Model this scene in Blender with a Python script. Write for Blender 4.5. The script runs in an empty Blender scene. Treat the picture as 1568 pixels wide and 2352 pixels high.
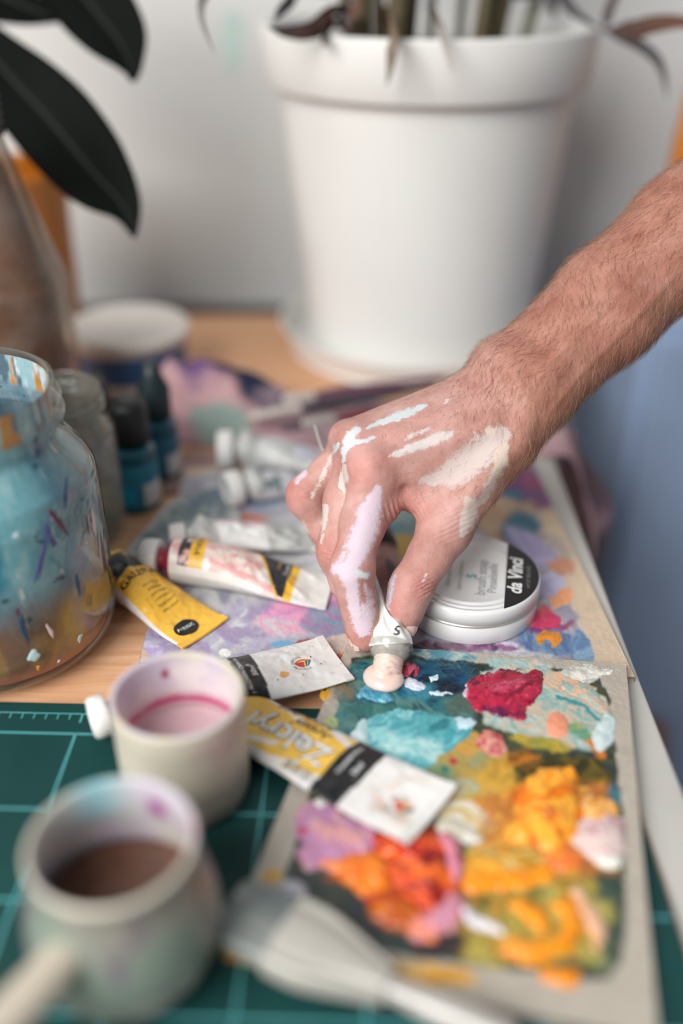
import bpy, math, random
import numpy as np
from mathutils import Vector

# ------------------------------------------------------------------ camera, world, light, exposure
SC = bpy.context.scene
COL = SC.collection
F_PX = 2352 * 35.0 / 36.0
CAM_H = 0.36
PITCH = math.radians(31.0)

cam_data = bpy.data.cameras.new("camera")
cam_data.sensor_fit = 'VERTICAL'
cam_data.sensor_height = 36.0
cam_data.sensor_width = 24.0
cam_data.lens = 35.0
cam_data.clip_start = 0.01
cam_data.clip_end = 50
cam_data.dof.use_dof = True
cam_data.dof.focus_distance = 0.548
cam_data.dof.aperture_fstop = 1.4
cam_data.dof.aperture_blades = 0
cam = bpy.data.objects.new("camera", cam_data)
COL.objects.link(cam)
cam.location = (0, 0, CAM_H)
cam.rotation_euler = (math.pi / 2 - PITCH, 0, 0)
SC.camera = cam

world = bpy.data.worlds.new("room_light")
SC.world = world
world.use_nodes = True
bg = world.node_tree.nodes["Background"]
bg.inputs[0].default_value = (0.86, 0.93, 1.0, 1)
bg.inputs[1].default_value = 0.24

def area_light(name, loc, target, sx, sy, power, color):
    ld = bpy.data.lights.new(name, 'AREA')
    ld.shape = 'RECTANGLE'
    ld.size = sx
    ld.size_y = sy
    ld.energy = power
    ld.color = color
    o = bpy.data.objects.new(name, ld)
    COL.objects.link(o)
    o.location = loc
    d = Vector(target) - Vector(loc)
    o.rotation_euler = d.to_track_quat('-Z', 'Y').to_euler()
    return o

area_light("window_daylight", (-0.98, -0.90, 1.34), (0.05, 0.60, 0.02), 1.35, 1.35, 70.0, (1.0, 0.985, 0.965))

SC.view_settings.view_transform = 'Standard'
SC.view_settings.look = 'None'
SC.view_settings.exposure = 0.0
SC.view_settings.gamma = 1.0
SC.view_settings.use_curve_mapping = False

# ------------------------------------------------------------------ helpers
SP, CP = math.sin(PITCH), math.cos(PITCH)

def ray(px, py):
    u = (px - 784.0) / F_PX
    v = -(py - 1176.0) / F_PX
    return np.array([u, CP + v * SP, -SP + v * CP])

def D(px, py, zc):
    """point at optical depth zc"""
    return np.array([0, 0, CAM_H]) + ray(px, py) * zc

def G(px, py, z=0.0):
    """point where the sight line meets the height z"""
    r = ray(px, py)
    t = (z - CAM_H) / r[2]
    return np.array([0, 0, CAM_H]) + r * t

def project(P):
    P = np.asarray(P, float)
    x = P[..., 0]
    y = P[..., 1]
    z = P[..., 2] - CAM_H
    zc = y * CP - z * SP
    up = y * SP + z * CP
    return 784 + x / zc * F_PX, 1176 - up / zc * F_PX, zc

def lin(c):
    c = np.asarray(c, float) / 255.0
    return np.where(c <= 0.04045, c / 12.92, ((c + 0.055) / 1.055) ** 2.4)

def lin4(c):
    return tuple(lin(c)) + (1.0,)

def smooth(a, b, x):
    t = np.clip((x - a) / (b - a), 0, 1)
    return t * t * (3 - 2 * t)

def _hash(i, j, k, seed):
    n = (i.astype(np.int64) * 374761393 + j.astype(np.int64) * 668265263 + k.astype(np.int64) * 1274126177 + seed * 974634777)
    n = (n ^ (n >> 13)) * 1103515245
    n = n & 0x7fffffff
    n = (n ^ (n >> 15)) * 2654435
    n = n & 0x7fffffff
    return (n % 100003) / 100003.0

_TAB = np.random.RandomState(1234).rand(512, 512)

def vnoise(x, y, z=None, seed=0):
    x = np.asarray(x, float)
    y = np.asarray(y, float)
    if z is None:
        x = x + seed * 37.31
        y = y + seed * 17.77
        i, j = np.floor(x).astype(np.int64), np.floor(y).astype(np.int64)
        fx, fy = x - i, y - j
        fx = fx * fx * (3 - 2 * fx)
        fy = fy * fy * (3 - 2 * fy)
        i, j = i & 511, j & 511
        i1, j1 = (i + 1) & 511, (j + 1) & 511
        return (_TAB[i, j] * (1 - fx) + _TAB[i1, j] * fx) * (1 - fy) + (_TAB[i, j1] * (1 - fx) + _TAB[i1, j1] * fx) * fy
    z = np.asarray(z, float)
    i, j, k = np.floor(x), np.floor(y), np.floor(z)
    fx, fy, fz = x - i, y - j, z - k
    fx = fx * fx * (3 - 2 * fx)
    fy = fy * fy * (3 - 2 * fy)
    fz = fz * fz * (3 - 2 * fz)
    i, j, k = i.astype(np.int64), j.astype(np.int64), k.astype(np.int64)
    def c(a, b, d):
        return _hash(i + a, j + b, k + d, seed)
    x00 = c(0, 0, 0) * (1 - fx) + c(1, 0, 0) * fx
    x10 = c(0, 1, 0) * (1 - fx) + c(1, 1, 0) * fx
    x01 = c(0, 0, 1) * (1 - fx) + c(1, 0, 1) * fx
    x11 = c(0, 1, 1) * (1 - fx) + c(1, 1, 1) * fx
    return (x00 * (1 - fy) + x10 * fy) * (1 - fz) + (x01 * (1 - fy) + x11 * fy) * fz

def fbm(x, y, z=None, seed=0, oct=4):
    x = np.asarray(x, float)
    y = np.asarray(y, float)
    s = 0
    a = 0.5
    for o in range(oct):
        s = s + a * vnoise(x, y, z, seed + o * 17)
        x = x * 2.03
        y = y * 2.03
        z = None if z is None else z * 2.03
        a *= 0.5
    return s / (1 - 0.5 ** oct)

# ---- mesh builders
def link(o, parent=None):
    COL.objects.link(o)
    if parent is not None:
        o.parent = parent
    return o

def mk(name, V, Fc, mat, parent=None, cols=None, smooth_shade=True, attrs=None):
    me = bpy.data.meshes.new(name)
    V = np.asarray(V, float)
    if isinstance(Fc, np.ndarray):
        n, k = Fc.shape
        me.vertices.add(len(V))
        me.vertices.foreach_set('co', V.astype(np.float32).ravel())
        me.loops.add(n * k)
        me.loops.foreach_set('vertex_index', Fc.astype(np.int32).ravel())
        me.polygons.add(n)
        me.polygons.foreach_set('loop_start', np.arange(0, n * k, k, dtype=np.int32))
        me.polygons.foreach_set('loop_total', np.full(n, k, dtype=np.int32))
        me.update(calc_edges=True)
        me.validate()
    else:
        me.from_pydata([tuple(v) for v in V], [], [tuple(int(i) for i in f) for f in Fc])
        me.update()
    if smooth_shade:
        me.polygons.foreach_set('use_smooth', np.ones(len(me.polygons), dtype=bool))
    if cols is not None:
        at = me.attributes.new('Col', 'FLOAT_COLOR', 'POINT')
        c = np.ones((len(V), 4), np.float32)
        c[:, :3] = cols
        at.data.foreach_set('color', c.ravel())
    if attrs:
        for k2, v in attrs.items():
            at = me.attributes.new(k2, 'FLOAT', 'POINT')
            at.data.foreach_set('value', np.asarray(v, np.float32))
    if mat is not None:
        me.materials.append(mat)
    return link(bpy.data.objects.new(name, me), parent)

def thing(name, label, cat, group=None, loc=(0, 0, 0)):
    o = bpy.data.objects.new(name, None)
    o.empty_display_size = 0.01
    COL.objects.link(o)
    o.location = loc
    tag(o, label, cat, group)
    return o

def tag(o, label, cat, group=None):
    o['label'] = label
    o['category'] = cat
    if group:
        o['group'] = group
    return o

def grid_faces(nu, nv, wrap_v=False):
    """vertex (i,j) -> i*nv+j"""
    i = np.arange(nu - 1)
    j = np.arange(nv if wrap_v else nv - 1)
    I, J = np.meshgrid(i, j, indexing='ij')
    J2 = (J + 1) % nv
    return np.stack([I * nv + J, (I + 1) * nv + J, (I + 1) * nv + J2, I * nv + J2], -1).reshape(-1, 4)

def resample(prof, step):
    out = [prof[0]]
    for a, b in zip(prof[:-1], prof[1:]):
        n = max(1, int(math.ceil(math.dist(a, b) / step)))
        for t in range(1, n + 1):
            out.append((a[0] + (b[0] - a[0]) * t / n, a[1] + (b[1] - a[1]) * t / n))
    return out

def smooth_prof(ctrl, n=6):
    """Catmull-Rom through profile control points"""
    c = [np.array(p, float) for p in ctrl]
    c = [2 * c[0] - c[1]] + c + [2 * c[-1] - c[-2]]
    out = []
    for k in range(1, len(c) - 2):
        for t in np.linspace(0, 1, n, endpoint=False):
            p0, p1, p2, p3 = c[k - 1], c[k], c[k + 1], c[k + 2]
            out.append(0.5 * ((2 * p1) + (-p0 + p2) * t + (2 * p0 - 5 * p1 + 4 * p2 - p3) * t * t + (-p0 + 3 * p1 - 3 * p2 + p3) * t ** 3))
    out.append(c[-2])
    return out

def lathe(name, prof, center, mat, parent=None, n=64, colfn=None, step=None, axis=None, xdir=None, rfn=None, attrs=None):
    """profile (r, z) spun about a vertical (or given) axis; closes caps where r is 0"""
    if step:
        prof = resample([tuple(p) for p in prof], step)
    prof = np.array(prof, float)
    th = np.linspace(0, 2 * math.pi, n, endpoint=False)
    R = prof[:, 0][:, None] * np.ones(n)[None]
    Z = prof[:, 1][:, None] * np.ones(n)[None]
    T = th[None] * np.ones(len(prof))[:, None]
    if rfn is not None:
        R = R * rfn(T, Z)
    if axis is None:
        X = np.stack([R * np.cos(T), R * np.sin(T), Z], -1)
    else:
        a = np.array(axis, float)
        a /= np.linalg.norm(a)
        x = np.array(xdir if xdir is not None else ((0, 0, 1) if abs(a[2]) < .9 else (1, 0, 0)), float)
        x -= a * np.dot(x, a)
        x /= np.linalg.norm(x)
        y = np.cross(a, x)
        X = (R * np.cos(T))[..., None] * x + (R * np.sin(T))[..., None] * y + Z[..., None] * a
    V = X.reshape(-1, 3) + np.array(center, float)
    Fc = grid_faces(len(prof), n, True)[:, ::-1]
    cols = None
    if colfn is not None:
        cols = colfn(T.ravel(), Z.ravel(), R.ravel(), np.repeat(np.arange(len(prof)), n))
    return mk(name, V, Fc, mat, parent, cols)

def box(name, lo, hi, mat, parent=None, bevel=0.0):
    lo = np.array(lo, float)
    hi = np.array(hi, float)
    V = [(x, y, z) for z in (lo[2], hi[2]) for y in (lo[1], hi[1]) for x in (lo[0], hi[0])]
    Fc = [(0, 2, 3, 1), (4, 5, 7, 6), (0, 1, 5, 4), (2, 6, 7, 3), (0, 4, 6, 2), (1, 3, 7, 5)]
    o = mk(name, V, Fc, mat, parent, smooth_shade=False)
    if bevel:
        m = o.modifiers.new("bevel", 'BEVEL')
        m.width = bevel
        m.segments = 3
    return o

def prism(name, poly, z0, z1, mat, parent=None, bevel=0.0):
    n = len(poly)
    V = [(p[0], p[1], z0) for p in poly] + [(p[0], p[1], z1) for p in poly]
    Fc = [tuple(range(n - 1, -1, -1)), tuple(range(n, 2 * n))] + [(i, (i + 1) % n, n + (i + 1) % n, n + i) for i in range(n)]
    o = mk(name, V, Fc, mat, parent, smooth_shade=False)
    if bevel:
        m = o.modifiers.new("bevel", 'BEVEL')
        m.width = bevel
        m.segments = 2
    return o

def spline(pts, n):
    """dense Catmull-Rom through rows of pts"""
    c = np.array(pts, float)
    c = np.vstack([2 * c[0] - c[1], c, 2 * c[-1] - c[-2]])
    t = np.linspace(0, len(c) - 3 - 1e-9, n)
    k = t.astype(int)
    f = (t - k)[:, None]
    p0, p1, p2, p3 = c[k], c[k + 1], c[k + 2], c[k + 3]
    return 0.5 * (2 * p1 + (-p0 + p2) * f + (2 * p0 - 5 * p1 + 4 * p2 - p3) * f * f + (-p0 + 3 * p1 - 3 * p2 + p3) * f ** 3)

def tube_mesh(name, pts, radii, mat, parent=None, nseg=10, n=24, flat=1.0, flat_dir=(0, 0, 1), colfn=None):
    """swept round rod; flat squashes it along flat_dir"""
    P = spline(pts, n)
    r = np.interp(np.linspace(0, 1, n), np.linspace(0, 1, len(radii)), radii)
    Tn = np.gradient(P, axis=0)
    Tn /= np.linalg.norm(Tn, axis=1)[:, None] + 1e-12
    fd = np.array(flat_dir, float)
    A = np.cross(Tn, fd)
    bad = np.linalg.norm(A, axis=1) < 1e-4
    A[bad] = np.cross(Tn[bad], np.array([1.0, 0.03, 0.1]))
    A /= np.linalg.norm(A, axis=1)[:, None]
    B = np.cross(Tn, A)
    th = np.linspace(0, 2 * math.pi, nseg, endpoint=False)
    V = P[:, None, :] + r[:, None, None] * (np.cos(th)[None, :, None] * A[:, None, :] + flat * np.sin(th)[None, :, None] * B[:, None, :])
    V = V.reshape(-1, 3)
    Fc = [tuple(f) for f in grid_faces(n, nseg, True)]
    Fc.append(tuple(range(nseg)))
    Fc.append(tuple(range((n - 1) * nseg, n * nseg))[::-1])
    cols = None
    if colfn is not None:
        cols = colfn(np.repeat(np.linspace(0, 1, n), nseg), np.tile(th, n), V)
    return mk(name, V, Fc, mat, parent, cols)

# ---- materials
def _base(name):
    m = bpy.data.materials.new(name)
    m.use_nodes = True
    nt = m.node_tree
    return m, nt, nt.nodes["Principled BSDF"]

def _bump(nt, b, scale, strength, detail=4, dist=0.0005, coord='Object'):
    tc = nt.nodes.new('ShaderNodeTexCoord')
    no = nt.nodes.new('ShaderNodeTexNoise')
    no.inputs['Scale'].default_value = scale
    no.inputs['Detail'].default_value = detail
    nt.links.new(tc.outputs[coord], no.inputs['Vector'])
    bu = nt.nodes.new('ShaderNodeBump')
    bu.inputs['Strength'].default_value = strength
    bu.inputs['Distance'].default_value = dist
    nt.links.new(no.outputs['Fac'], bu.inputs['Height'])
    nt.links.new(bu.outputs['Normal'], b.inputs['Normal'])
    return no, bu

def plain(name, c, rough=0.5, metal=0.0, var=0.08, scale=40, bump=0.0, bscale=400, coat=0.0, sub=0.0, spec=0.5):
    m, nt, b = _base(name)
    tc = nt.nodes.new('ShaderNodeTexCoord')
    no = nt.nodes.new('ShaderNodeTexNoise')
    no.inputs['Scale'].default_value = scale
    no.inputs['Detail'].default_value = 5
    nt.links.new(tc.outputs['Object'], no.inputs['Vector'])
    cr = nt.nodes.new('ShaderNodeValToRGB')
    L = lin(c)
    cr.color_ramp.elements[0].position = 0.3
    cr.color_ramp.elements[1].position = 0.7
    cr.color_ramp.elements[0].color = tuple(np.clip(L * (1 - var), 0, 1)) + (1,)
    cr.color_ramp.elements[1].color = tuple(np.clip(L * (1 + var), 0, 1)) + (1,)
    nt.links.new(no.outputs['Fac'], cr.inputs['Fac'])
    nt.links.new(cr.outputs['Color'], b.inputs['Base Color'])
    b.inputs['Roughness'].default_value = rough
    b.inputs['Metallic'].default_value = metal
    b.inputs['Coat Weight'].default_value = coat
    b.inputs['Coat Roughness'].default_value = 0.08
    b.inputs['Specular IOR Level'].default_value = spec
    if sub:
        b.inputs['Subsurface Weight'].default_value = sub
        b.inputs['Subsurface Radius'].default_value = (0.01, 0.008, 0.006)
        b.inputs['Subsurface Scale'].default_value = 1.0
    if bump:
        _bump(nt, b, bscale, bump)
    return m

def vcol(name, rough=0.5, metal=0.0, bump=0.0, bscale=600, coat=0.0, sub=0.0, spec=0.5, jit=0.0, jscale=900):
    """colour comes from the mesh's own paint layer, with fine noise on top"""
    m, nt, b = _base(name)
    at = nt.nodes.new('ShaderNodeAttribute')
    at.attribute_name = 'Col'
    src = at.outputs['Color']
    if jit:
        tc = nt.nodes.new('ShaderNodeTexCoord')
        no = nt.nodes.new('ShaderNodeTexNoise')
        no.inputs['Scale'].default_value = jscale
        no.inputs['Detail'].default_value = 4
        nt.links.new(tc.outputs['Object'], no.inputs['Vector'])
        mr = nt.nodes.new('ShaderNodeMapRange')
        mr.inputs[1].default_value = 0.3
        mr.inputs[2].default_value = 0.7
        mr.inputs[3].default_value = 1 - jit
        mr.inputs[4].default_value = 1 + jit
        nt.links.new(no.outputs['Fac'], mr.inputs[0])
        mx = nt.nodes.new('ShaderNodeVectorMath')
        mx.operation = 'SCALE'
        nt.links.new(src, mx.inputs[0])
        nt.links.new(mr.outputs[0], mx.inputs['Scale'])
        src = mx.outputs[0]
    nt.links.new(src, b.inputs['Base Color'])
    b.inputs['Roughness'].default_value = rough
    b.inputs['Metallic'].default_value = metal
    b.inputs['Coat Weight'].default_value = coat
    b.inputs['Coat Roughness'].default_value = 0.1
    b.inputs['Specular IOR Level'].default_value = spec
    if sub:
        b.inputs['Subsurface Weight'].default_value = sub
        b.inputs['Subsurface Radius'].default_value = (0.006, 0.004, 0.003)
        b.inputs['Subsurface Scale'].default_value = 1.0
    if bump:
        _bump(nt, b, bscale, bump)
    return m

def thin_glass(name, tint=(245, 250, 248), rough=0.02, dirt=0.0, dirt_col=(190, 190, 185), dscale=60):
    """clear pane of glass: see-through with a Fresnel sheen, and an optional smeared film"""
    m, nt, b = _base(name)
    nt.nodes.remove(b)
    out = nt.nodes["Material Output"]
    tr = nt.nodes.new('ShaderNodeBsdfTransparent')
    tr.inputs[0].default_value = lin4(tint)
    gl = nt.nodes.new('ShaderNodeBsdfGlossy')
    gl.inputs['Roughness'].default_value = rough
    lw = nt.nodes.new('ShaderNodeLayerWeight')      # Schlick sheen, the same from both faces
    lw.inputs['Blend'].default_value = 0.5
    pw = nt.nodes.new('ShaderNodeMath')
    pw.operation = 'POWER'
    nt.links.new(lw.outputs['Facing'], pw.inputs[0])
    pw.inputs[1].default_value = 4.0
    fr = nt.nodes.new('ShaderNodeMath')
    fr.operation = 'MULTIPLY_ADD'
    nt.links.new(pw.outputs[0], fr.inputs[0])
    fr.inputs[1].default_value = 0.90
    fr.inputs[2].default_value = 0.05
    mx = nt.nodes.new('ShaderNodeMixShader')
    nt.links.new(fr.outputs[0], mx.inputs[0])
    nt.links.new(tr.outputs[0], mx.inputs[1])
    nt.links.new(gl.outputs[0], mx.inputs[2])
    last = mx.outputs[0]
    if dirt:
        di = nt.nodes.new('ShaderNodeBsdfDiffuse')
        di.inputs[0].default_value = lin4(dirt_col)
        tc = nt.nodes.new('ShaderNodeTexCoord')
        no = nt.nodes.new('ShaderNodeTexNoise')
        no.inputs['Scale'].default_value = dscale
        no.inputs['Detail'].default_value = 6
        nt.links.new(tc.outputs['Object'], no.inputs['Vector'])
        mr = nt.nodes.new('ShaderNodeMapRange')
        mr.inputs[1].default_value = 0.4
        mr.inputs[2].default_value = 0.75
        mr.inputs[3].default_value = dirt * 0.25
        mr.inputs[4].default_value = dirt
        nt.links.new(no.outputs['Fac'], mr.inputs[0])
        m2 = nt.nodes.new('ShaderNodeMixShader')
        nt.links.new(mr.outputs[0], m2.inputs[0])
        nt.links.new(last, m2.inputs[1])
        nt.links.new(di.outputs[0], m2.inputs[2])
        last = m2.outputs[0]
    nt.links.new(last, out.inputs['Surface'])
    return m

def mixc(a, b, f):
    f = np.asarray(f)[..., None]
    return a * (1 - f) + b * f

def const(n, c):
    return np.tile(lin(c), (n, 1))

M_VCOL_PAPER = vcol("painted_paper", 0.55, jit=0.10, jscale=500)
M_VCOL_PAINT = vcol("acrylic_paint", 0.30, bump=0.12, bscale=700, coat=0.12, jit=0.06, jscale=700)
M_VCOL_TUBE = vcol("printed_tube", 0.34, bump=0.12, bscale=120, jit=0.05, jscale=250)
M_VCOL_CLOTH = vcol("stained_cloth", 0.95, bump=0.6, bscale=900, spec=0.1)
M_VCOL_CERAMIC = vcol("stained_pot", 0.35, jit=0.05, jscale=150)
M_WHITE_PLASTIC = plain("white_plastic", (232, 230, 226), 0.35, var=0.03)
M_BLACK_INK = plain("black_print", (22, 23, 24), 0.45, var=0.1)
M_WHITE_INK = plain("white_print", (225, 226, 224), 0.45, var=0.04)
M_GREY_INK = plain("grey_print", (120, 122, 124), 0.5, var=0.05)
M_NAVY_INK = plain("navy_print", (38, 40, 66), 0.5, var=0.1)
M_TEAL_INK = plain("teal_print", (70, 160, 160), 0.5, var=0.1)

def text_mesh(name, txt, size, mapfn, mat, parent, bold=0.0, shear=0.0, fit=None):
    """lettering as flat mesh; mapfn maps (x, y) in metres onto the surface"""
    cu = bpy.data.curves.new(name, 'FONT')
    cu.body = txt
    cu.size = size
    cu.offset = bold * size
    cu.shear = shear
    cu.align_x = 'CENTER'
    cu.align_y = 'CENTER'
    cu.resolution_u = 3
    tmp = bpy.data.objects.new(name + "_curve", cu)
    COL.objects.link(tmp)
    dg = bpy.context.evaluated_depsgraph_get()
    me = bpy.data.meshes.new_from_object(tmp.evaluated_get(dg))
    bpy.data.objects.remove(tmp)
    bpy.data.curves.remove(cu)
    n = len(me.vertices)
    co = np.zeros(n * 3, np.float32)
    me.vertices.foreach_get('co', co)
    co = co.reshape(-1, 3)
    xy = co[:, :2].astype(float)
    if fit is not None and n:
        w = xy[:, 0].max() - xy[:, 0].min()
        xy = xy * (fit / w)
    P = mapfn(xy[:, 0], xy[:, 1])
    me.vertices.foreach_set('co', np.asarray(P, np.float32).ravel())
    me.name = name
    me.materials.clear()
    me.materials.append(mat)
    me.update()
    o = bpy.data.objects.new(name, me)
    return link(o, parent)
# ------------------------------------------------------------------ the setting
def structure(o):
    o['kind'] = 'structure'
    return o

M_WALL = plain("wall_paint", (214, 215, 213), 0.8, var=0.03, scale=6, bump=0.1, bscale=60)
M_FLOOR = plain("floor_boards", (92, 74, 66), 0.6, var=0.15, scale=8)
structure(box("wall_back", (-2.0, 1.12, -0.75), (2.0, 1.2, 1.9), M_WALL))
structure(box("floor", (-2.0, -1.2, -0.80), (2.0, 1.12, -0.75), M_FLOOR))

wall_band = structure(box("wall_band_1", (-2.0, 1.10, -0.10), (2.0, 1.12, -0.031), plain("grey_wall_band", (84, 82, 82), 0.6)))  # dark grey strip along the wall, just below table height
# an old teal smear on the wall paint
def wall_smear(px, py, rx, rz, c, seed):
    r = ray(px, py)
    p = np.array([0, 0, CAM_H]) + r * (1.1198 / r[1])
    th = np.linspace(0, 2 * math.pi, 28, endpoint=False)
    k = 0.75 + 0.5 * vnoise(np.cos(th) * 1.3 + 5, np.sin(th) * 1.3 + 5, seed=seed)
    V = [(p[0] + rx * k[i] * math.cos(th[i]), 1.1196, p[2] + rz * k[i] * math.sin(th[i])) for i in range(28)]
    V += [(v[0], 1.1205, v[2]) for v in V]
    Fc = [tuple(range(28))] + [(i, i + 28, (i + 1) % 28 + 28, (i + 1) % 28) for i in range(28)]
    return mk("paint_smear", V, Fc, plain("smear_paint", c, 0.8), bpy.data.objects["wall_back"], smooth_shade=False)
wall_smear(535, 90, 0.010, 0.030, (190, 212, 204), 3)

# ------------------------------------------------------------------ table
def wood_material(name, c1, c2):
    m, nt, b = _base(name)
    tc = nt.nodes.new('ShaderNodeTexCoord')
    mp = nt.nodes.new('ShaderNodeMapping')
    mp.inputs['Scale'].default_value = (14, 140, 14)
    no = nt.nodes.new('ShaderNodeTexNoise')
    no.inputs['Scale'].default_value = 1.0
    no.inputs['Detail'].default_value = 8
    no.inputs['Distortion'].default_value = 0.4
    nt.links.new(tc.outputs['Object'], mp.inputs['Vector'])
    nt.links.new(mp.outputs[0], no.inputs['Vector'])
    cr = nt.nodes.new('ShaderNodeValToRGB')
    cr.color_ramp.elements[0].position = 0.3
    cr.color_ramp.elements[1].position = 0.72
    cr.color_ramp.elements[0].color = lin4(c1)
    cr.color_ramp.elements[1].color = lin4(c2)
    nt.links.new(no.outputs['Fac'], cr.inputs['Fac'])
    nt.links.new(cr.outputs['Color'], b.inputs['Base Color'])
    b.inputs['Roughness'].default_value = 0.5
    bu = nt.nodes.new('ShaderNodeBump')
    bu.inputs['Strength'].default_value = 0.25
    bu.inputs['Distance'].default_value = 0.0006
    nt.links.new(no.outputs['Fac'], bu.inputs['Height'])
    nt.links.new(bu.outputs['Normal'], b.inputs['Normal'])
    return m

M_WOOD = wood_material("birch_table_top", (200, 146, 106), (226, 180, 142))
M_EDGE = plain("white_table_edge", (190, 187, 181), 0.45, var=0.05, scale=25, bump=0.08, bscale=200)
table = thing("table", "light birch work table with a white edge strip, covered in painting things", "table")
box("table_top", (-1.0, -0.25, -0.022), (0.1405, 1.0, 0.0), M_WOOD, table, 0.001)
box("edge_strip", (0.1400, -0.25, -0.024), (0.1635, 1.0, 0.0003), M_EDGE, table, 0.0018)
for (lx, ly) in ((-0.95, -0.2), (0.08, -0.2), (-0.95, 0.94), (0.08, 0.94)):
    box("leg", (lx, ly, -0.75), (lx + 0.045, ly + 0.045, -0.022), M_EDGE, table, 0.002)

# ------------------------------------------------------------------ blue cabinet and orange vase past the table's right side
M_BLUE = plain("blue_lacquer", (158, 178, 208), 0.5, var=0.06, scale=10)
M_BROWNW = plain("brown_wood_pull", (150, 92, 58), 0.5, var=0.1)
cab = thing("cabinet", "blurred blue cabinet standing beyond the right side of the table", "cabinet")
box("cabinet_body", (0.275, 0.86, -0.75), (0.90, 1.10, 0.045), M_BLUE, cab, 0.004)
box("door", (0.285, 0.845, -0.72), (0.583, 0.86, 0.03), M_BLUE, cab, 0.003)
box("door", (0.592, 0.845, -0.72), (0.89, 0.86, 0.03), M_BLUE, cab, 0.003)
tube_mesh("handle", [(0.352, 0.842, -0.42), (0.352, 0.825, -0.44), (0.356, 0.822, -0.52), (0.36, 0.842, -0.55)], [0.010, 0.013, 0.013, 0.010], M_BROWNW, cab)
vase = lathe("vase", smooth_prof([(0.0, 0.046), (0.030, 0.047), (0.042, 0.09), (0.046, 0.15), (0.040, 0.22), (0.032, 0.262), (0.028, 0.255), (0.036, 0.2), (0.03, 0.07), (0.0, 0.06)], 5), (0.360, 0.985, 0.0), plain("orange_glaze", (232, 140, 30), 0.35), n=40)
tag(vase, "orange vase on the blue cabinet, cut by the right edge", "vase")

# ------------------------------------------------------------------ green cutting mat
M_MAT = plain("green_vinyl", (15, 62, 60), 0.6, var=0.10, scale=30, bump=0.12, bscale=1500, spec=0.3)
M_MATLINE = plain("mat_print", (86, 164, 168), 0.6, var=0.12, scale=60)
M_MATDARK = plain("mat_dark_print", (26, 62, 62), 0.6, var=0.15, scale=300)
MT = 0.003
mat_o = thing("cutting_mat", "dark green cutting mat with pale teal grid lines, under the cups", "cutting mat")
q1, q2 = G(0, 1611, MT), G(690, 1626, MT)
mdir = (q2 - q1)
mdir[2] = 0
mdir /= np.linalg.norm(mdir)
mnor = np.array([mdir[1], -mdir[0], 0])      # towards the camera
def mp(a, b, z=MT):
    """mat coordinates: a along the back edge from q1, b towards the viewer"""
    p = q1 + mdir * a + mnor * b
    return np.array([p[0], p[1], z])
xr = 0.1385
def a_at_x(x, b):
    return (x - (q1 + mnor * b)[0]) / mdir[0]
poly = [mp(-0.25, 0), mp(a_at_x(xr, 0), 0), mp(a_at_x(xr, 0.36), 0.36), mp(-0.25, 0.36)]
prism("mat_sheet", [p[:2] for p in poly], 0.0001, MT, M_MAT, mat_o, 0.0006)

def strip(a0, b0, a1, b1, w, z=MT + 0.00012):
    d = np.array([a1 - a0, b1 - b0])
    d /= np.linalg.norm(d)
    nx, ny = -d[1] * w / 2, d[0] * w / 2
    return [mp(a0 + nx, b0 + ny, z), mp(a1 + nx, b1 + ny, z), mp(a1 - nx, b1 - ny, z), mp(a0 - nx, b0 - ny, z)]
def mat_ab(px, py):
    p = G(px, py, MT) - q1
    return float(np.dot(p, mdir)), float(np.dot(p, mnor))
line_b = mat_ab(100, 1684)[1]
rule_b = mat_ab(100, 1638)[1]
line_a = mat_ab(172, 1690)[0]
GS = 0.0497
def one_line(quad, mat, nm):
    V = np.array(quad)
    V2 = V.copy()
    V2[:, 2] -= 0.0003
    return mk(nm, np.vstack([V, V2]), [(3, 2, 1, 0), (0, 1, 5, 4), (1, 2, 6, 5), (2, 3, 7, 6), (3, 0, 4, 7)], mat, mat_o, smooth_shade=False)
for k in range(6):
    one_line(strip(-0.24, line_b + k * GS, a_at_x(xr, 0.2) - 0.004, line_b + k * GS, 0.0011), M_MATLINE, "grid_line")
for k in range(-4, 8):
    a = line_a + k * GS
    if a < a_at_x(xr, 0.2) - 0.006:
        one_line(strip(a, line_b, a, 0.35, 0.0011), M_MATLINE, "grid_line")
one_line(strip(-0.24, rule_b, a_at_x(xr, 0.02) - 0.004, rule_b, 0.0007), M_MATLINE, "ruler_line")
for k in range(-32, 60):
    a = line_a + k * GS / 8
    if a < a_at_x(xr, 0.02) - 0.006:
        one_line(strip(a, rule_b, a, rule_b + (0.0065 if k % 8 == 0 else 0.0042), 0.0006 if k % 8 else 0.0009), M_MATLINE, "ruler_tick")
# ------------------------------------------------------------------ painting helpers: strokes and dabs laid out on a plane
def seg_dist(X, Y, pts):
    d = np.full(X.shape, 1e9)
    tt = np.zeros(X.shape)
    n = len(pts) - 1
    for k in range(n):
        ax, ay = pts[k][:2]
        bx, by = pts[k + 1][:2]
        vx, vy = bx - ax, by - ay
        t = np.clip(((X - ax) * vx + (Y - ay) * vy) / (vx * vx + vy * vy + 1e-12), 0, 1)
        q = np.hypot(X - ax - t * vx, Y - ay - t * vy)
        m = q < d
        d = np.where(m, q, d)
        tt = np.where(m, (k + t) / n, tt)
    return d, tt

def poly_sd(X, Y, pts):
    """signed distance to a polygon, negative inside"""
    d, _ = seg_dist(X, Y, list(pts) + [pts[0]])
    inside = np.zeros(X.shape, bool)
    n = len(pts)
    for i in range(n):
        x0, y0 = pts[i]
        x1, y1 = pts[(i + 1) % n]
        c = ((y0 > Y) != (y1 > Y)) & (X < (x1 - x0) * (Y - y0) / (y1 - y0 + 1e-12) + x0)
        inside ^= c
    return np.where(inside, -d, d)

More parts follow.
